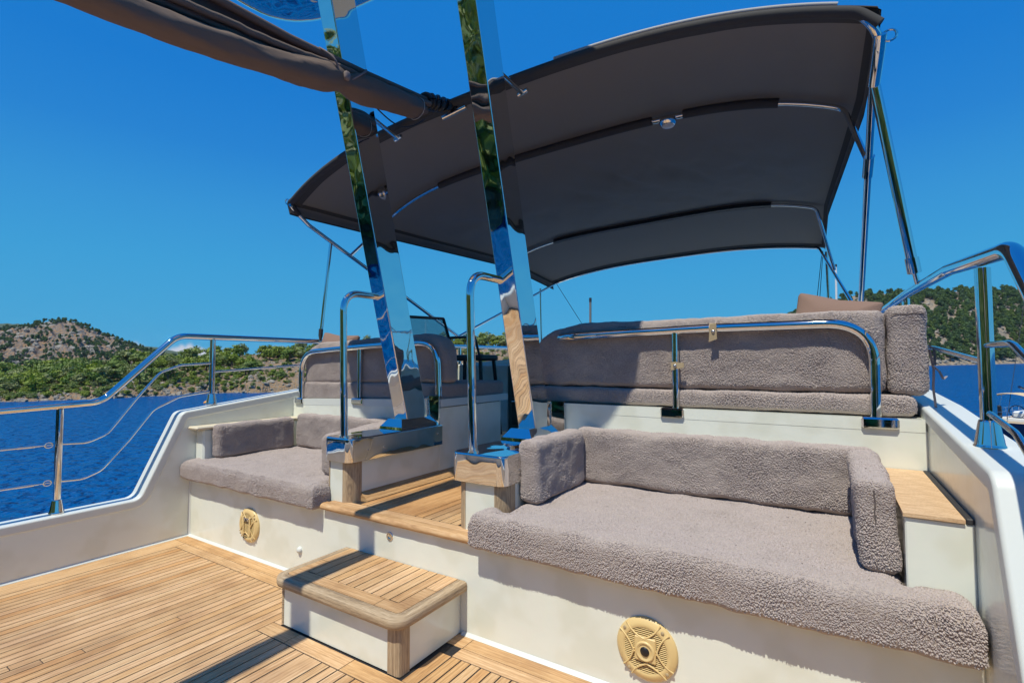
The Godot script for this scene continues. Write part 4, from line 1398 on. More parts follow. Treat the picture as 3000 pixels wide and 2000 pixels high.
# ---------------------------------------------------------------- helm end of the deck
func build_helm() -> void:
	var c := thing("helm_console", "white helm console behind the black bar stool", "console")
	obj("body", Mb.new().box(Vector3(-0.02, 0.46, -3.9), Vector3(0.80, 1.287, -3.25), 0.015), M.gel, c)
	obj("coaming", Mb.new().hexa([Vector3(-0.02, 1.28, -3.35), Vector3(1.3, 1.28, -3.35), Vector3(1.3, 1.28, -3.9), Vector3(-0.02, 1.28, -3.9), Vector3(-0.02, 1.30, -3.36), Vector3(1.3, 1.385, -3.36), Vector3(1.3, 1.385, -3.9), Vector3(-0.02, 1.30, -3.9)]), M.gel, c)
	var d := thing("cabin_door", "dark green framed glass cabin door at the forward end of the passage", "door")
	obj("frame", Mb.new().box(Vector3(0.805, 0.46, -3.30), Vector3(1.75, 1.275, -3.24), 0.01), M.green_frame, d)
	obj("pane", Mb.new().box(Vector3(0.87, 0.56, -3.245), Vector3(1.26, 1.22, -3.232), 0.003), M.door_glass, d)
	obj("pane", Mb.new().box(Vector3(1.32, 0.56, -3.245), Vector3(1.70, 1.22, -3.232), 0.003), M.door_glass, d)
	obj("mid_rail", Mb.new().box(Vector3(0.84, 0.86, -3.24), Vector3(1.29, 0.885, -3.222), 0.004), M.green_frame, d)
	obj("handle", Mb.new().tube([Vector3(0.89, 0.84, -3.2), Vector3(0.96, 0.84, -3.2)], 0.01, 10), M.chrome, d)
	# bar stool
	var s := thing("bar_stool", "black metal bar stool with open square backrest", "stool", Vector3(0.62, 0.475, -2.75))
	var legs := [[-0.27, 0.16, -0.21, 0.12], [0.27, 0.16, 0.21, 0.12], [-0.27, -0.2, -0.21, -0.14], [0.27, -0.2, 0.21, -0.14]]
	for l in legs:
		obj("leg", Mb.new().hexa([Vector3(l[0] - 0.016, 0, l[1] + 0.014), Vector3(l[0] + 0.016, 0, l[1] + 0.014), Vector3(l[0] + 0.016, 0, l[1] - 0.014), Vector3(l[0] - 0.016, 0, l[1] - 0.014), Vector3(l[2] - 0.016, 0.9, l[3] + 0.014), Vector3(l[2] + 0.016, 0.9, l[3] + 0.014), Vector3(l[2] + 0.016, 0.9, l[3] - 0.014), Vector3(l[2] - 0.016, 0.9, l[3] - 0.014)]), M.black, s)
	obj("seat", soft_box(Vector3(-0.25, 0.855, -0.19), Vector3(0.25, 0.925, 0.17), 0.02, 0.03, 0.003, 3), M.black, s)
	obj("backrest", Mb.new().tube(fillet([Vector3(-0.215, 0.90, 0.14), Vector3(-0.19, 1.125, 0.17), Vector3(0.17, 1.125, 0.17), Vector3(0.215, 0.90, 0.14)], 0.03, 5), 0.015, 10), M.black, s)
	obj("foot_rest", Mb.new().tube([Vector3(-0.245, 0.35, 0.15), Vector3(0.245, 0.35, 0.15)], 0.012, 8), M.black, s)
	# side windscreen on the port side
	var w := thing("side_windscreen", "black framed tinted windscreen panel at the port side of the helm", "windscreen")
	var q := [Vector3(0.0, 1.18, -2.1), Vector3(0.0, 1.84, -2.12), Vector3(0.0, 1.872, -2.97), Vector3(0.0, 1.43, -3.175), Vector3(0.0, 1.2, -3.28)]
	for i in 4:
		obj("frame", Mb.new().tube([q[i], q[i + 1]], 0.021 if i > 1 else 0.018, 10), M.black, w)
	var g := Mb.new()
	for x in [-0.004, 0.004]:
		for i in range(1, 4): g.tri(Vector3(x, q[0].y, q[0].z), Vector3(x, q[i].y, q[i].z), Vector3(x, q[i + 1].y, q[i + 1].z), Vector3(signf(x), 0, 0))
	obj("pane", g, M.glass, w)
	var ib := thing("instrument_box", "dark instrument box mounted beside the port windscreen", "instrument", Vector3(0.10, 1.34, -2.86))
	obj("case", Mb.new().box(Vector3(-0.06, 0.0, -0.05), Vector3(0.10, 0.22, 0.04), 0.01), M.rubber, ib)
	obj("screen", Mb.new().box(Vector3(-0.045, 0.03, 0.04), Vector3(0.085, 0.19, 0.045), 0.003), M.door_glass, ib)
	obj("bracket", Mb.new().box(Vector3(-0.10, -0.12, -0.03), Vector3(-0.05, 0.14, 0.02), 0.004), M.rubber, ib)
	# thin poles standing forward of the canopy
	for k in 2:
		var at := Vector3(0.272, 1.2, -7.0) if k == 0 else Vector3(4.27, 1.2, -7.4)
		var po := thing("signal_mast", ("short dark signal mast forward above the long backrest" if k == 0 else "thin pale signal mast forward beside the canopy strut"), "mast", at, "signal masts")
		obj("pole", Mb.new().tube([Vector3(0, -0.8, 0), Vector3(0.02, 1.29 if k == 0 else 1.62, 0)], 0.022 if k == 0 else 0.016, 10), M.mast if k == 0 else M.white, po)
		obj("cap", Mb.new().tube([Vector3(0.02, 1.28 if k == 0 else 1.61, 0), Vector3(0.02, 1.36 if k == 0 else 1.65, 0)], 0.025 if k == 0 else 0.018, 10), M.rubber, po)
	for r in [[Vector3(0.33, 2.66, -5.45), Vector3(1.05, 1.5, -5.6), "port corner of the canopy"], [Vector3(4.12, 2.72, -5.5), Vector3(3.98, 1.5, -5.4), "starboard canopy corner, the left of two"], [Vector3(4.13, 2.72, -5.5), Vector3(4.03, 1.5, -5.4), "starboard canopy corner, the right of two"]]:
		single("guy_line", Mb.new().tube([r[0], (r[0] + r[1]) / 2.0 + Vector3(0, -0.01, 0), r[1]], 0.0042, 6), M.rubber, "thin dark guy line below the front %s" % r[2], "line", "canopy guy lines")


# ---------------------------------------------------------------- sea, shores and trees
const YAW := 0.56200        # the direction of the camera, in radians
const FOCAL := 1470.0
const SEA := 6.5            # eye above the sea
var land_frame: Transform3D

func horizon(px: float) -> float:
	return 1064.0 - (px - 1500.0) * 0.01746

func leafy(points: Array, size: float, sd: int, up_bias := 0.3) -> ArrayMesh:     # many small leaf faces round the given points [centre, radius, count]
	var r := RandomNumberGenerator.new()
	r.seed = sd
	var b := Mb.new()
	for p in points:
		var c: Vector3 = p[0]
		var rad: Vector3 = p[1]
		for i in p[2]:
			var d := Vector3(r.randfn(), r.randfn(), r.randfn()).normalized()
			var q := c + d * rad * pow(r.randf(), 0.4)
			var nn := (d + Vector3(r.randfn(), r.randfn() + up_bias, r.randfn()) * 0.6).normalized()
			var t := nn.cross(Vector3(r.randfn(), r.randfn(), r.randfn())).normalized()
			var s := nn.cross(t)
			var w := size * r.randf_range(0.6, 1.3)
			var i0 := b.v.size()
			for e in [t * w, s * w * 0.7, -t * w, -s * w * 0.7]:
				b.v.append(q + e); b.n.append((nn + d * 0.8).normalized()); b.uv.append(Vector2(r.randf(), r.randf()))
			b.face(i0, i0 + 1, i0 + 2)
			b.face(i0, i0 + 2, i0 + 3)
	return b.mesh()

var kinds := {}
func make_trees() -> void:
	var r := RandomNumberGenerator.new()
	r.seed = 404
	var foliage := func(a: Array) -> StandardMaterial3D:
		var im := noise_image(32, 32, 0.25, int(a[0] * 1000), FastNoiseLite.TYPE_SIMPLEX, 1)
		var m := mat(Color.WHITE, 0.75)
		m.albedo_texture = tx(ramp_image(im, [[0.1, a[0] * 0.62, a[1] * 0.62, a[2] * 0.62], [0.5, a[0], a[1], a[2]], [0.9, a[0] * 1.4, a[1] * 1.4, a[2] * 1.4]]))
		m.backlight_enabled = true
		m.backlight = Color(0.6, 0.65, 0.25)
		return m
	M.olive = [foliage.call([0.21, 0.27, 0.075]), foliage.call([0.16, 0.24, 0.045]), foliage.call([0.25, 0.28, 0.12]), foliage.call([0.23, 0.29, 0.04])]
	M.pine = [foliage.call([0.085, 0.145, 0.04]), foliage.call([0.12, 0.18, 0.04]), foliage.call([0.065, 0.115, 0.045])]
	M.bark = mat(lin(0.12, 0.09, 0.065), 0.9)
	kinds.olive = []
	kinds.pine = []
	for k in 5:
		var pts := []
		for i in 9:
			var a := r.randf() * TAU
			var d := r.randf_range(0.0, 1.05)
			pts.append([Vector3(cos(a) * d, r.randf_range(1.15, 2.25) - d * 0.35, sin(a) * d), Vector3.ONE * r.randf_range(0.45, 0.75) * Vector3(1.1, 0.75, 1.1), 60])
		var tr := Mb.new()
		tr.tube([Vector3(0, -0.4, 0), Vector3(0.06, 0.5, 0.03), Vector3(-0.03, 1.1, 0)], [0.16, 0.11, 0.08], 6)
		for i in 4:
			var a := TAU * i / 4.0 + k
			tr.tube([Vector3(0, 0.8, 0), Vector3(cos(a) * 0.4, 1.3, sin(a) * 0.4), Vector3(cos(a) * 0.75, 1.75, sin(a) * 0.75)], [0.07, 0.05, 0.02], 5, false)
		kinds.olive.append([leafy(pts, 0.17, 40 + k), tr.mesh()])
	for k in 5:
		var pts := []
		for i in 11:
			var h := r.randf_range(0.25, 1.0)
			var a := r.randf() * TAU
			var d := r.randf_range(0.1, 1.25) * (1.15 - h * 0.75)
			pts.append([Vector3(cos(a) * d, 1.2 + h * 3.2, sin(a) * d), Vector3(0.8, 0.5, 0.8) * r.randf_range(0.7, 1.15), 55])
		var tr := Mb.new()
		tr.tube([Vector3(0, -0.6, 0), Vector3(0.08, 1.6, 0.05), Vector3(0, 3.9, 0)], [0.17, 0.13, 0.05], 6)
		for i in 4:
			var a := TAU * i / 4.0 + k * 0.7
			tr.tube([Vector3(0.05, 1.4 + i * 0.4, 0), Vector3(cos(a) * 0.9, 1.9 + i * 0.45, sin(a) * 0.9)], [0.06, 0.02], 5, false)
		kinds.pine.append([leafy(pts, 0.24, 80 + k), tr.mesh()])

func tree(kind: String, at: Vector3, h: float, called: String, label: String, group: String) -> void:
	var o := thing(called, label, "tree", Vector3.ZERO, group)
	var full := 2.4 if kind == "olive" else 4.6
	var k := rng.randi() % 5
	var s := h / full
	o.transform = Transform3D(land_frame.basis * Basis(Vector3.UP, rng.randf() * TAU).scaled(Vector3(s * rng.randf_range(0.9, 1.25), s, s * rng.randf_range(0.9, 1.25))), land_frame * at)
	obj("trunk", kinds[kind][k][1], M.bark, o)
	obj("crown", kinds[kind][k][0], M[kind][rng.randi() % M[kind].size()], o)

func thicket(called: String, label: String, kind: String, list: Array) -> void:      # [position, height] of plants too many or too small to tell apart
	var o := Node3D.new()
	o.name = numbered(called)
	add_child(o)
	o.set_meta("kind", "stuff")
	o.set_meta("label", label)
	o.set_meta("category", "bushes")
	var full := 2.4 if kind == "olive" else 4.6
	for k in M[kind].size():
		var mine := []
		for i in list.size():
			if i % M[kind].size() == k: mine.append(list[i])
		if mine.is_empty(): continue
		var mm := MultiMesh.new()
		mm.transform_format = MultiMesh.TRANSFORM_3D
		mm.mesh = kinds[kind][k][0]
		mm.instance_count = mine.size()
		for i in mine.size():
			var s: float = mine[i][1] / full
			mm.set_instance_transform(i, land_frame * Transform3D(Basis(Vector3.UP, rng.randf() * TAU).scaled(Vector3(s * 1.15, s, s * 1.15)), mine[i][0] - Vector3(0, s * (0.7 if kind == "olive" else 0.8), 0)))
		var mi := MultiMeshInstance3D.new()
		mi.name = "crowns"
		mi.multimesh = mm
		mi.material_override = M[kind][k]
		o.add_child(mi, true)

func boulders(called: String, label: String, list: Array) -> void:
	var f := FastNoiseLite.new()
	f.seed = 5
	f.frequency = 0.9
	var sp := SphereMesh.new()
	sp.radial_segments = 10
	sp.rings = 6
	var arr := sp.get_mesh_arrays()
	var st := SurfaceTool.new()
	st.begin(Mesh.PRIMITIVE_TRIANGLES)
	st.set_smooth_group(-1)
	var vs: PackedVector3Array = arr[Mesh.ARRAY_VERTEX]
	for i: int in arr[Mesh.ARRAY_INDEX]:
		var p := vs[i] * 2.0
		p = p.snapped(Vector3(0.001, 0.001, 0.001))
		st.add_vertex(p * (0.8 + 0.5 * f.get_noise_3dv(p)))
	st.generate_normals()
	var mm := MultiMesh.new()
	mm.transform_format = MultiMesh.TRANSFORM_3D
	mm.mesh = st.commit()
	mm.instance_count = list.size()
	for i in list.size():
		var s: float = list[i][1]
		mm.set_instance_transform(i, land_frame * Transform3D(Basis.from_euler(Vector3(rng.randf() * 6, rng.randf() * 6, rng.randf() * 6)).scaled(Vector3(s, s * 0.8, s)), list[i][0]))
	var mi := MultiMeshInstance3D.new()
	mi.name = numbered(called)
	mi.multimesh = mm
	mi.material_override = M.rock
	mi.set_meta("kind", "stuff")
	mi.set_meta("label", label)
	mi.set_meta("category", "rocks")
	add_child(mi)

func terrain(called: String, rows: Array, m: Material) -> void:
	var o := structure(called)
	o.transform = land_frame
	var b := Mb.new()
	b.strips(rows)
	for i in b.n.size():
		if b.n[i].y < 0: b.n[i] = -b.n[i]
	b.ix.clear()
	var k: int = rows[0].size()
	for i in rows.size() - 1:
		for j in k - 1:
			var a := i * k + j
			b.face(a, a + 1, a + 1 + k)
			b.face(a, a + 1 + k, a + k)
	obj("slope", b, m, o)

func build_land() -> void:
	var fwd := Vector3(-sin(YAW), 0, -cos(YAW))
	var right := Vector3(cos(YAW), 0, -sin(YAW))
	land_frame = Transform3D(Basis(right, Vector3.UP, -fwd), Vector3(4.149, 1.3, 1.969))
	land_frame = land_frame * Transform3D(Basis(Vector3.BACK, 0.01746), Vector3.ZERO) * Transform3D(Basis(), Vector3(0, -SEA, 0))
	make_trees()
	# ground materials
	var rk := noise_image(512, 512, 0.03, 91, FastNoiseLite.TYPE_SIMPLEX, 5)
	var soil_stops := [[0.18, 0.07, 0.06, 0.05], [0.36, 0.20, 0.18, 0.15], [0.5, 0.31, 0.24, 0.17], [0.62, 0.30, 0.17, 0.075], [0.85, 0.36, 0.20, 0.085]]
	var soil := mat(Color.WHITE, 0.95)
	soil.albedo_texture = tx(ramp_image(rk, soil_stops))
	M.soil = tri_bump(soil, tx(rk), 0.09, 45.0)
	var far := mat(Color.WHITE, 0.95)
	far.albedo_texture = tx(ramp_image(rk, [[0.25, 0.06, 0.065, 0.07], [0.42, 0.16, 0.155, 0.15], [0.5, 0.24, 0.19, 0.15], [0.62, 0.30, 0.17, 0.08]]))
	M.far_soil = tri_bump(far, tx(rk), 0.012, 300.0)
	var rock := mat(lin(0.30, 0.265, 0.22), 0.95)
	M.rock = tri_bump(rock, tx(rk), 0.6, 6.0)
	M.far_hill = mat(lin(0.075, 0.10, 0.05), 1.0)

	# sea
	var sea := mat(lin(0.0, 0.085, 0.29), 0.25)
	var w1 := noise_image(512, 512, 0.02, 15, FastNoiseLite.TYPE_SIMPLEX_SMOOTH, 5)
	sea.metallic_specular = 0.13
	M.sea = tri_bump(sea, tx(w1), 0.06, 110.0)
	var so := structure("sea")
	so.transform = land_frame
	var sb := Mb.new()
	sb.quad(Vector3(-2400, 0, -2400), Vector3(2400, 0, -2400), Vector3(2400, 0, 2400), Vector3(-2400, 0, 2400), Vector3.UP)
	obj("water", sb, M.sea, so)

	var f := FastNoiseLite.new()
	f.seed = 31
	f.frequency = 0.05
	f.fractal_octaves = 5
	# near shore: low ridge with olive trees
	var shore := func(px: float) -> float:
		return SEA * FOCAL / (keyed(px, [[-300, 1182], [0, 1174], [300, 1166], [600, 1151], [880, 1146], [1500, 1136], [1900, 1130]]) - horizon(px))
	var crest := [[-300, 1120], [0, 1106], [204, 1084], [425, 1062], [545, 1050], [700, 1038], [890, 1036], [1060, 1022], [1250, 1020], [1440, 1010], [1700, 1020], [1900, 1030]]
	var ridge := func(px: float, t: float) -> Vector3:
		var ds: float = shore.call(px)
		var dc := ds * 1.42
		var hc := (SEA + (horizon(px) - keyed(px, crest)) * dc / FOCAL) * smoothstep(1900, 1700, px) - 1.5 * smoothstep(1750, 1900, px)
		var d := lerpf(ds, dc, t)
		var prof := 0.16 * smoothstep(0.0, 0.05, t) + 0.84 * pow(clampf(t, 0, 1), 0.9)
		var cliff := smoothstep(820, 1250, px)
		prof = lerpf(prof, 0.45 * smoothstep(0.0, 0.10, t) + 0.55 * pow(clampf(t, 0, 1), 0.8), cliff)
		var h := hc * prof - 0.35 * (1.0 - smoothstep(0.0, 0.02, t))
		h += f.get_noise_2d(px * 0.25, d * 2.0) * 1.1 * smoothstep(0.0, 0.1, t) + f.get_noise_2d(px * 1.1, d * 8.0) * 0.35
		var wob := f.get_noise_2d(px * 0.12, 5.0) * 4.0
		return Vector3((px - 1500.0) / FOCAL * (d + wob), h, -(d + wob))
	var rows := []
	for j in 70:
		var t := pow(j / 69.0, 1.4) * 1.25
		var row := []
		for i in 300:
			var px := lerpf(-320, 1900, i / 299.0)
			var p: Vector3 = ridge.call(px, t)
			if t > 1.0: p.y -= (t - 1.0) * 30.0
			row.append(p)
		rows.append(row)
	terrain("near_shore", rows, M.soil)
	var olives := []
	var tries := 0
	var kept := []
	while kept.size() < 290 and tries < 6000:
		tries += 1
		var px := rng.randf_range(-60, 1520)
		var t := pow(rng.randf(), 0.75)
		var bare := smoothstep(640, 860, px) * (1.0 - smoothstep(0.55, 0.8, t))
		if t < 0.03 or rng.randf() < bare * 0.82: continue
		if f.get_noise_2d(px * 0.16 + 300.0, t * 60.0) < -0.14 and t < 0.8: continue
		var p: Vector3 = ridge.call(px, t)
		var ok := true
		for q: Vector3 in kept:
			if Vector2(q.x - p.x, q.z - p.z).length() < 1.8: ok = false; break
		if not ok: continue
		kept.append(p)
		var h := rng.randf_range(2.6, 4.7) * (1.15 if t > 0.85 else 1.0) * (0.62 if bare > 0.4 else 1.0)
		tree("olive", p, h, "olive_tree", "bushy green olive tree %s of the near shore, %s" % ["by the waterline" if t < 0.3 else "halfway up the slope" if t < 0.75 else "on the crest", "below the rocky hill" if px < 430 else "behind the port rail" if px < 900 else "beyond the helm"], "olive trees on the near shore")
	var low := []
	for i in 3600:
		var px := rng.randf_range(-250, 1850)
		var t := rng.randf_range(0.02, 1.0) if i % 3 else rng.randf_range(0.015, 0.3)
		if rng.randf() < smoothstep(640, 860, px) * (1.0 - smoothstep(0.55, 0.8, t)) * 0.7: continue
		low.append([ridge.call(px, t), rng.randf_range(0.5, 1.7)])
	thicket("shore_scrub", "low green scrub between the rocks of the near shore", "olive", low)
	var stones := []
	for i in 2600:
		var px := rng.randf_range(-200, 1750)
		var t := pow(rng.randf(), 1.7)
		if f.get_noise_2d(px * 0.2 + 90.0, t * 80.0) < -0.05 and t > 0.06: continue
		stones.append([ridge.call(px, t), rng.randf_range(0.18, 0.75) * (1.5 if rng.randf() < 0.08 else 1.0)])
	boulders("shore_rocks", "grey and tan boulders scattered over the near shore", stones)

	# mountain behind
	var peak := [[-420, 1000], [-250, 978], [-100, 962], [0, 962], [60, 958], [110, 944], [165, 936], [210, 941], [250, 957], [300, 979], [360, 1003], [420, 1026], [480, 1046], [560, 1075]]
	var f2 := FastNoiseLite.new()
	f2.seed = 8
	f2.frequency = 0.011
	f2.fractal_octaves = 5
	f2.fractal_type = FastNoiseLite.FRACTAL_RIDGED
	var mount := func(px: float, t: float) -> Vector3:
		var d := lerpf(480.0, 640.0, t)
		var hc := SEA + (horizon(px) - keyed(px, peak)) * 640.0 / FOCAL
		var h := hc * pow(t, 0.85) + f2.get_noise_2d(px * 1.0, d * 1.2) * 9.0 * smoothstep(0.0, 0.25, t) * (1.0 - smoothstep(0.75, 1.0, t)) + f2.get_noise_2d(px * 3.0, d * 3.0) * 2.0
		return Vector3((px - 1500.0) / FOCAL * d, h, -d)
	rows = []
	for j in 60:
		var row := []
		for i in 150:
			var p: Vector3 = mount.call(lerpf(-430, 570, i / 149.0), minf(1.0, j / 54.0))
			if j > 54: p += Vector3(0, -3.0 * (j - 54), -12.0 * (j - 54))
			row.append(p)
		rows.append(row)
	terrain("rocky_hill", rows, M.far_soil)
	var scrub := []
	for i in 4200:
		var px := rng.randf_range(-400, 540)
		var t := rng.randf()
		var dens := f.get_noise_2d(px * 0.3, t * 90.0) + 0.55 * smoothstep(0.80, 0.97, t) + 0.5 * smoothstep(290, 420, px) + 0.45 * smoothstep(60, -120, px) + (0.35 if t < 0.2 else 0.0)
		if dens < 0.08: continue
		scrub.append([mount.call(px, t) + Vector3(0, 1.0, 0), rng.randf_range(3.0, 6.2)])
	thicket("hill_scrub", "dark green scrub on the distant rocky hill", "pine", scrub)

	var crags := []
	for i in 1500:
		var px := rng.randf_range(-380, 420)
		var t := pow(rng.randf(), 0.8) * 0.97
		if f.get_noise_2d(px * 0.22 + 500.0, t * 70.0) < 0.0: continue
		crags.append([mount.call(px, t) - Vector3(0, 0.6, 0), rng.randf_range(1.2, 4.6)])
	boulders("hill_crags", "grey crags breaking through the slope of the distant rocky hill", crags)

	# far ridges
	var farline := [[-500, 950], [-200, 940], [40, 945], [120, 958], [250, 1000], [340, 1012], [420, 1012], [480, 1020], [540, 1030], [640, 1050], [760, 1075], [2000, 1100]]
	rows = []
	for j in 3:
		var row := []
		for i in 90:
			var px := lerpf(-500, 900, i / 89.0)
			var hc := SEA + (horizon(px) - keyed(px, farline)) * 1700.0 / FOCAL
			row.append(Vector3((px - 1500.0) / FOCAL * 1700.0, [-2.0, hc + f.get_noise_2d(px, 3.0) * 6.0, -40.0][j], -1500.0 - j * 200.0))
		rows.append(row)
	terrain("far_ridge", rows, M.far_hill)

	# wooded hill to starboard
	var top := [[2200, 960], [2330, 920], [2446, 884], [2531, 862], [2663, 862], [2760, 858], [2927, 848], [3000, 860], [3200, 890], [3600, 960]]
	var hill := func(px: float, t: float) -> Vector3:
		var ds: float = SEA * FOCAL / (keyed(px, [[2200, 1080], [2730, 1073], [3000, 1067], [3600, 1060]]) - horizon(px))
		var d := lerpf(ds, ds * 1.45, t)
		var hc := (SEA + (horizon(px) - keyed(px, top)) * ds * 1.45 / FOCAL) * smoothstep(2180, 2330, px) * smoothstep(3650, 3450, px) - 1.5 * smoothstep(2300, 2180, px)
		var h := hc * pow(t, 0.92) + f2.get_noise_2d(px * 0.9, d * 1.5) * 4.0 * smoothstep(0.0, 0.2, t) * (1.0 - smoothstep(0.8, 1.0, t))
		return Vector3((px - 1500.0) / FOCAL * d, h - 0.5 * (1.0 - smoothstep(0.0, 0.02, t)), -d)
	rows = []
	for j in 56:
		var row := []
		for i in 150:
			var t := j / 49.0
			var p: Vector3 = hill.call(lerpf(2180, 3650, i / 149.0), minf(1.0, t))
			if t > 1.0: p += Vector3(0, -4.0 * (j - 49), -14.0 * (j - 49))
			row.append(p)
		rows.append(row)
	terrain("wooded_hill", rows, M.hill_soil)
	var rest := []
	var count := 0
	for i in 5200:
		var px := rng.randf_range(2250, 3600)
		var t := rng.randf_range(0.02, 1.0)
		var bare := f.get_noise_2d(px * 0.30 + 40.0, t * 75.0)
		if bare > 0.20 and rng.randf() < 0.9: continue
		var p: Vector3 = hill.call(px, t)
		var h := rng.randf_range(4.0, 7.6)
		if px > 2440 and px < 3010 and count < 300:
			count += 1
			tree("pine", p, h, "pine_tree", "dark green pine %s the wooded hill, %s" % ["at the foot of" if t < 0.3 else "halfway up" if t < 0.75 else "on the skyline of", "inboard of the starboard stanchion" if px < 2885 else "outboard of the starboard stanchion"], "pines on the wooded hill")
		else:
			rest.append([p, h])
	thicket("hill_wood", "pine wood covering the rest of the wooded hill", "pine", rest)
	var hr := []
	for i in 900:
		var px := rng.randf_range(2400, 3050)
		var t := pow(rng.randf(), 1.2)
		if t > 0.05 and f.get_noise_2d(px * 0.30 + 40.0, t * 75.0) < 0.05: continue
		hr.append([hill.call(px, t), rng.randf_range(0.7, 2.2)])
	boulders("hill_rocks", "pale rocks showing between the pines of the wooded hill", hr)

	# wooded bank close astern, which the polished posts mirror
	var bank := func(az: float, t: float) -> Vector3:      # az in degrees from straight astern, towards port
		var a := deg_to_rad(az) + YAW
		var r := 46.0 + 46.0 * t + f.get_noise_2d(az, 3.0) * 5.0
		return Vector3(-sin(a) * r, -0.4 + 25.0 * pow(t, 0.85) + f.get_noise_2d(az * 2.0, t * 60.0) * 1.5, cos(a) * r)
	rows = []
	for j in 20:
		var row := []
		for i in 60: row.append(bank.call(lerpf(-45, 74, i / 59.0), j / 19.0))
		rows.append(row)
	terrain("bank_astern", rows, M.soil)
	var wood := []
	for i in 900:
		var t := pow(rng.randf(), 0.8)
		wood.append([bank.call(rng.randf_range(-44, 73), 0.03 + 0.95 * t), rng.randf_range(5.0, 10.0)])
	thicket("bank_wood", "green wood on the bank astern, mirrored in the steel posts", "olive", wood)


func build_boats() -> void:
	# sailing yacht lying beyond the starboard rail
	var o := thing("sailing_yacht", "blue hulled sailing yacht with beige bimini beyond the starboard rail", "sailing boat")
	o.transform = land_frame * Transform3D(Basis(Vector3.UP, deg_to_rad(24)), Vector3(37.7, 0, -38.5))
	var hull := Mb.new()
	var rows := []
	for i in 15:
		var u := i / 14.0           # stern to bow along +x
		var hw := 1.75 * pow(sin(clampf(0.30 + u * 0.72, 0, 1.0) * PI), 0.75) if u < 0.97 else 0.05
		var x := u * 12.0
		var row := []
		for q in [[-1.0, 1.25 + 0.35 * u * u], [-0.97, 0.6], [-0.85, 0.1], [-0.5, -0.5], [0.5, -0.5], [0.85, 0.1], [0.97, 0.6], [1.0, 1.25 + 0.35 * u * u]]:
			row.append(Vector3(x + (q[1] - 0.5) * -0.25 * (1.0 - u), q[1], q[0] * hw))
		rows.append(row)
	hull.strips(rows)
	for k in range(1, 7): hull.tri(rows[0][0], rows[0][k], rows[0][k + 1], Vector3(-1, 0, 0))
	obj("hull", hull, M.navy, o)
	var deck := Mb.new()
	for i in 14:
		var a: Vector3 = rows[i][0]; var b: Vector3 = rows[i][7]; var c: Vector3 = rows[i + 1][7]; var d: Vector3 = rows[i + 1][0]
		deck.quad(a + Vector3(0, 0.01, 0), b + Vector3(0, 0.01, 0), c + Vector3(0, 0.01, 0), d + Vector3(0, 0.01, 0), Vector3.UP)
	obj("deck", deck, M.tan_deck, o)
	for i in 14:
		for e in [0, 7]:
			obj("toe_rail", Mb.new().tube([rows[i][e], rows[i + 1][e]], 0.04, 6, false), M.white, o)
	obj("cockpit_coaming", Mb.new().box(Vector3(0.9, 1.26, -1.0), Vector3(1.1, 1.55, 1.0), 0.04), M.white, o)
	obj("cabin", Mb.new().box(Vector3(3.6, 1.3, -1.1), Vector3(8.0, 1.85, 1.1), 0.12), M.white, o)
	var bim := []
	for i in 7:
		var row := []
		for j in 9:
			var w := j / 8.0 * 2.0 - 1.0
			row.append(Vector3(0.3 + i * 0.33, 3.45 - 0.22 * w * w + 0.05 * sin(i * 1.05), w * 1.15))
		bim.append(row)
	obj("bimini", Mb.new().strips(bim), M.beige, o)
	for e in [-1.1, 1.1]:
		for x in [[0.4, 1.0], [2.2, 1.3]]:
			obj("bimini_bow", Mb.new().tube([Vector3(x[1], 1.35, e), Vector3(x[0], 3.25, e)], 0.022, 6), M.chrome, o)
	for y in [1.75, 2.05]:
		var p := []
		for i in range(0, 12): p.append(rows[i][0] + Vector3(0, y - 1.25, 0.05))
		obj("lifeline", Mb.new().tube(p, 0.016, 6), M.chrome, o)
		p = []
		for i in range(0, 12): p.append(rows[i][7] + Vector3(0, y - 1.25, -0.05))
		obj("lifeline", Mb.new().tube(p, 0.016, 6), M.chrome, o)
		obj("pushpit", Mb.new().tube([rows[0][0] + Vector3(0.05, y - 1.25, 0.05), rows[0][7] + Vector3(0.05, y - 1.25, -0.05)], 0.018, 6), M.chrome, o)
	for i in range(0, 12):
		for e in [0, 7]:
			obj("stanchion", Mb.new().tube([rows[i][e] + Vector3(0, 0, 0.05 if e == 0 else -0.05), rows[i][e] + Vector3(0, 0.8, 0.05 if e == 0 else -0.05)], 0.018, 6), M.chrome, o)
	obj("steering_wheel", Mb.new().lathe([Vector2(0.45, -0.03), Vector2(0.5, 0.0), Vector2(0.45, 0.03)], Transform3D(Basis(Vector3.BACK, PI / 2), Vector3(1.6, 2.0, 0)), 20), M.black, o)
	obj("mast", Mb.new().tube([Vector3(5.6, 1.8, 0), Vector3(5.6, 15.0, 0)], 0.09, 8), M.white, o)
	obj("boom", Mb.new().tube([Vector3(5.5, 3.1, 0), Vector3(2.2, 3.9, 0)], 0.10, 8), M.navy, o)
	obj("backstay", Mb.new().tube([Vector3(0.0, 1.5, 0), Vector3(5.6, 14.8, 0)], 0.02, 5), M.rubber, o)
	obj("folded_cover", soft_box(Vector3(0.5, 1.5, -0.9), Vector3(0.8, 2.5, -0.55), 0.1, 0.08, 0.04, 8), M.black, o)

	var by := thing("mooring_buoy", "small orange mooring buoy floating off the near shore", "buoy")
	by.transform = land_frame * Transform3D(Basis(), Vector3((605.0 - 1500.0) / FOCAL * 97.0, 0, -97.0))
	obj("float_body", Mb.new().lathe([Vector2(0.0, -0.2), Vector2(0.35, -0.15), Vector2(0.5, 0.05), Vector2(0.42, 0.25), Vector2(0.15, 0.4), Vector2(0.0, 0.42)], Transform3D(), 14), M.orange, by)
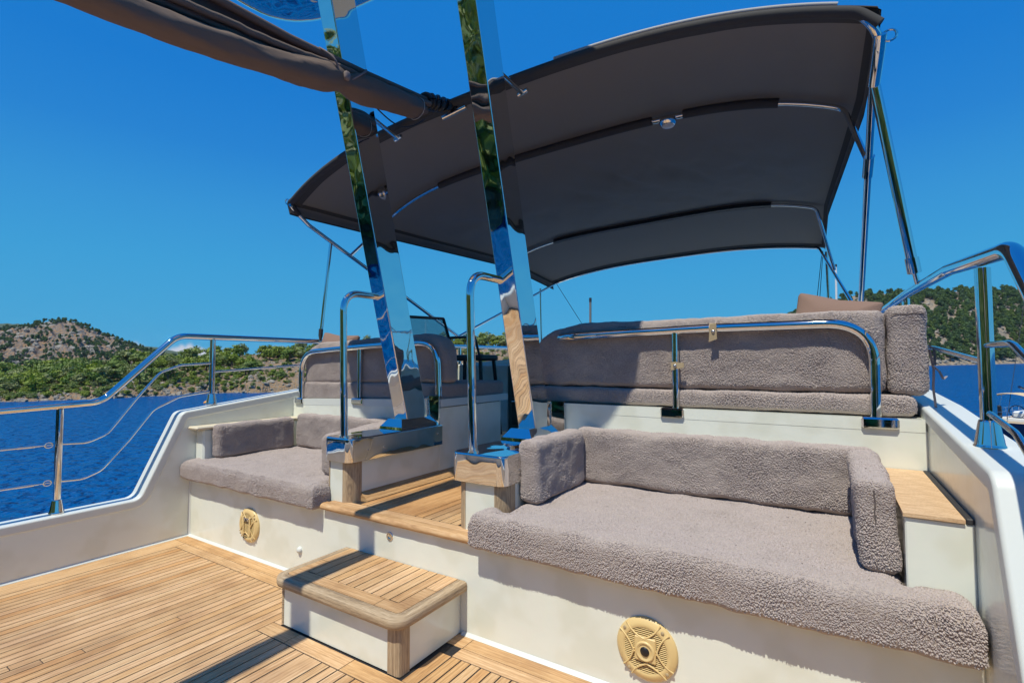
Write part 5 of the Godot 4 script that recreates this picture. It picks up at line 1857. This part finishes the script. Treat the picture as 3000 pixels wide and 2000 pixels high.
	obj("ring_post", Mb.new().tube([Vector3(0, 0.4, 0), Vector3(0, 0.6, 0)], 0.05, 8), M.orange, by)


# ---------------------------------------------------------------- sky
func make_sky() -> Sky:
	var w := 2048
	var h := 1024
	var im := Image.create(w, h, false, Image.FORMAT_RGBF)
	var grad := [[-90.0, Vector3(0.02, 0.10, 0.24)], [-1.0, Vector3(0.05, 0.28, 0.47)], [0.0, Vector3(0.056, 0.29, 0.485)], [4.0, Vector3(0.045, 0.275, 0.495)], [10.0, Vector3(0.034, 0.25, 0.495)], [15.0, Vector3(0.027, 0.215, 0.485)], [21.0, Vector3(0.0145, 0.165, 0.465)], [27.0, Vector3(0.008, 0.142, 0.45)], [36.0, Vector3(0.007, 0.138, 0.44)], [55.0, Vector3(0.005, 0.115, 0.42)], [90.0, Vector3(0.004, 0.095, 0.40)]]
	for y in h:
		var el := 90.0 - 180.0 * (y + 0.5) / h
		var c := Vector3.ZERO
		for i in range(1, grad.size()):
			if el <= grad[i][0]:
				var t: float = (el - grad[i - 1][0]) / (grad[i][0] - grad[i - 1][0])
				c = grad[i - 1][1].lerp(grad[i][1], clampf(t, 0, 1))
				break
		im.fill_rect(Rect2i(0, y, w, 1), Color(c.x, c.y, c.z))
	# small fair-weather clouds low over the far land
	var f := FastNoiseLite.new()
	f.seed = 12
	f.frequency = 0.11
	f.fractal_octaves = 4
	for q in [[480, 620, 1.05, 1.0], [625, 690, 0.75, 0.9], [750, 870, 1.0, 0.95], [930, 1010, 1.3, 0.8], [380, 430, 1.1, 0.5]]:
		for px in range(q[0], q[1], 1):
			var ang := YAW - atan((px - 1500.0) / FOCAL)      # towards the left is positive
			var dir := Vector3(-sin(ang), 0, -cos(ang))
			var col := int(fposmod(atan2(dir.x, -dir.z) / TAU, 1.0) * w)
			var u: float = (float(px) - q[0]) / (q[1] - q[0])
			for k in 12:
				var el: float = 0.2 + k * 0.176
				var topl: float = q[2] * (0.6 + 0.9 * pow(sin(u * PI), 0.7)) + 0.5 * f.get_noise_2d(px * 0.6, 0.0)
				var a: float = q[3] * smoothstep(topl + 0.25, topl - 0.3, el + 0.35 * f.get_noise_2d(px * 0.5, k * 3.0)) * smoothstep(0.0, 0.25, sin(u * PI))
				var yy := int((90.0 - el) / 180.0 * h)
				var base := im.get_pixel(col, yy)
				im.set_pixel(col, yy, base.lerp(Color(0.47, 0.49, 0.54), clampf(a, 0, 1) * 0.7))
	var pm := PanoramaSkyMaterial.new()
	pm.panorama = ImageTexture.create_from_image(im)
	pm.filter = true
	pm.energy_multiplier = 0.92
	var s := Sky.new()
	s.sky_material = pm
	return s


func _ready() -> void:
	rng.seed = 20240611
	var cam := Camera3D.new()
	cam.name = "camera"
	add_child(cam)
	cam.position = Vector3(4.149, 1.3, 1.969)
	cam.rotation = Vector3(deg_to_rad(2.5), deg_to_rad(32.2), deg_to_rad(-0.1))
	cam.fov = rad_to_deg(2.0 * atan(1000.0 / FOCAL))
	cam.near = 0.05
	cam.far = 6000.0
	cam.current = true
	var env := Environment.new()
	env.background_mode = Environment.BG_SKY
	env.sky = make_sky()
	env.tonemap_mode = Environment.TONE_MAPPER_LINEAR
	env.tonemap_exposure = 1.5
	env.fog_enabled = true
	env.fog_density = 0.00005
	env.fog_light_color = Color(0.62, 0.76, 0.90)
	env.sdfgi_enabled = true
	env.ssao_enabled = true
	env.ssil_enabled = true
	var we := WorldEnvironment.new()
	we.environment = env
	add_child(we)
	var sun := DirectionalLight3D.new()
	sun.name = "sun"
	sun.light_energy = 0.945
	sun.light_angular_distance = 0.55
	sun.light_color = Color(1.0, 0.985, 0.91)
	sun.shadow_enabled = true
	add_child(sun)
	sun.look_at_from_position(Vector3(0, 2.0, 1.0), Vector3.ZERO)

	make_materials()
	M.seam_brown = mat(lin(0.10, 0.05, 0.03), 0.9)
	var sw := mat(lin(1.0, 1.06, 1.2), 0.6)
	sw.albedo_texture = M.teak[0].albedo_texture
	sw.uv1_scale = Vector3(6.0, 6.0, 1)
	M.shelf_wood = sw
	M.navy = mat(lin(0.012, 0.02, 0.06), 0.25)
	M.tan_deck = mat(lin(0.5, 0.38, 0.26), 0.8)
	M.beige = mat(lin(0.62, 0.46, 0.27), 0.85)
	M.orange = mat(lin(0.75, 0.32, 0.04), 0.5)
	build_deck()
	build_hull()
	bulwark_side(true)
	bulwark_side(false)
	build_benches()
	build_step()
	build_fittings()
	build_cushions()
	build_arch()
	guard_rail(true)
	guard_rail(false)
	settee_rail(true)
	settee_rail(false)
	build_canopy()
	build_awning()
	build_helm()
	var hs := mat(Color.WHITE, 0.95)
	var hn := noise_image(512, 512, 0.02, 191, FastNoiseLite.TYPE_SIMPLEX, 5)
	hs.albedo_texture = tx(ramp_image(hn, [[0.2, 0.10, 0.085, 0.07], [0.45, 0.24, 0.21, 0.17], [0.55, 0.30, 0.25, 0.19], [0.8, 0.32, 0.21, 0.12]]))
	M.hill_soil = tri_bump(hs, tx(hn), 0.02, 120.0)
	build_land()
	build_boats()
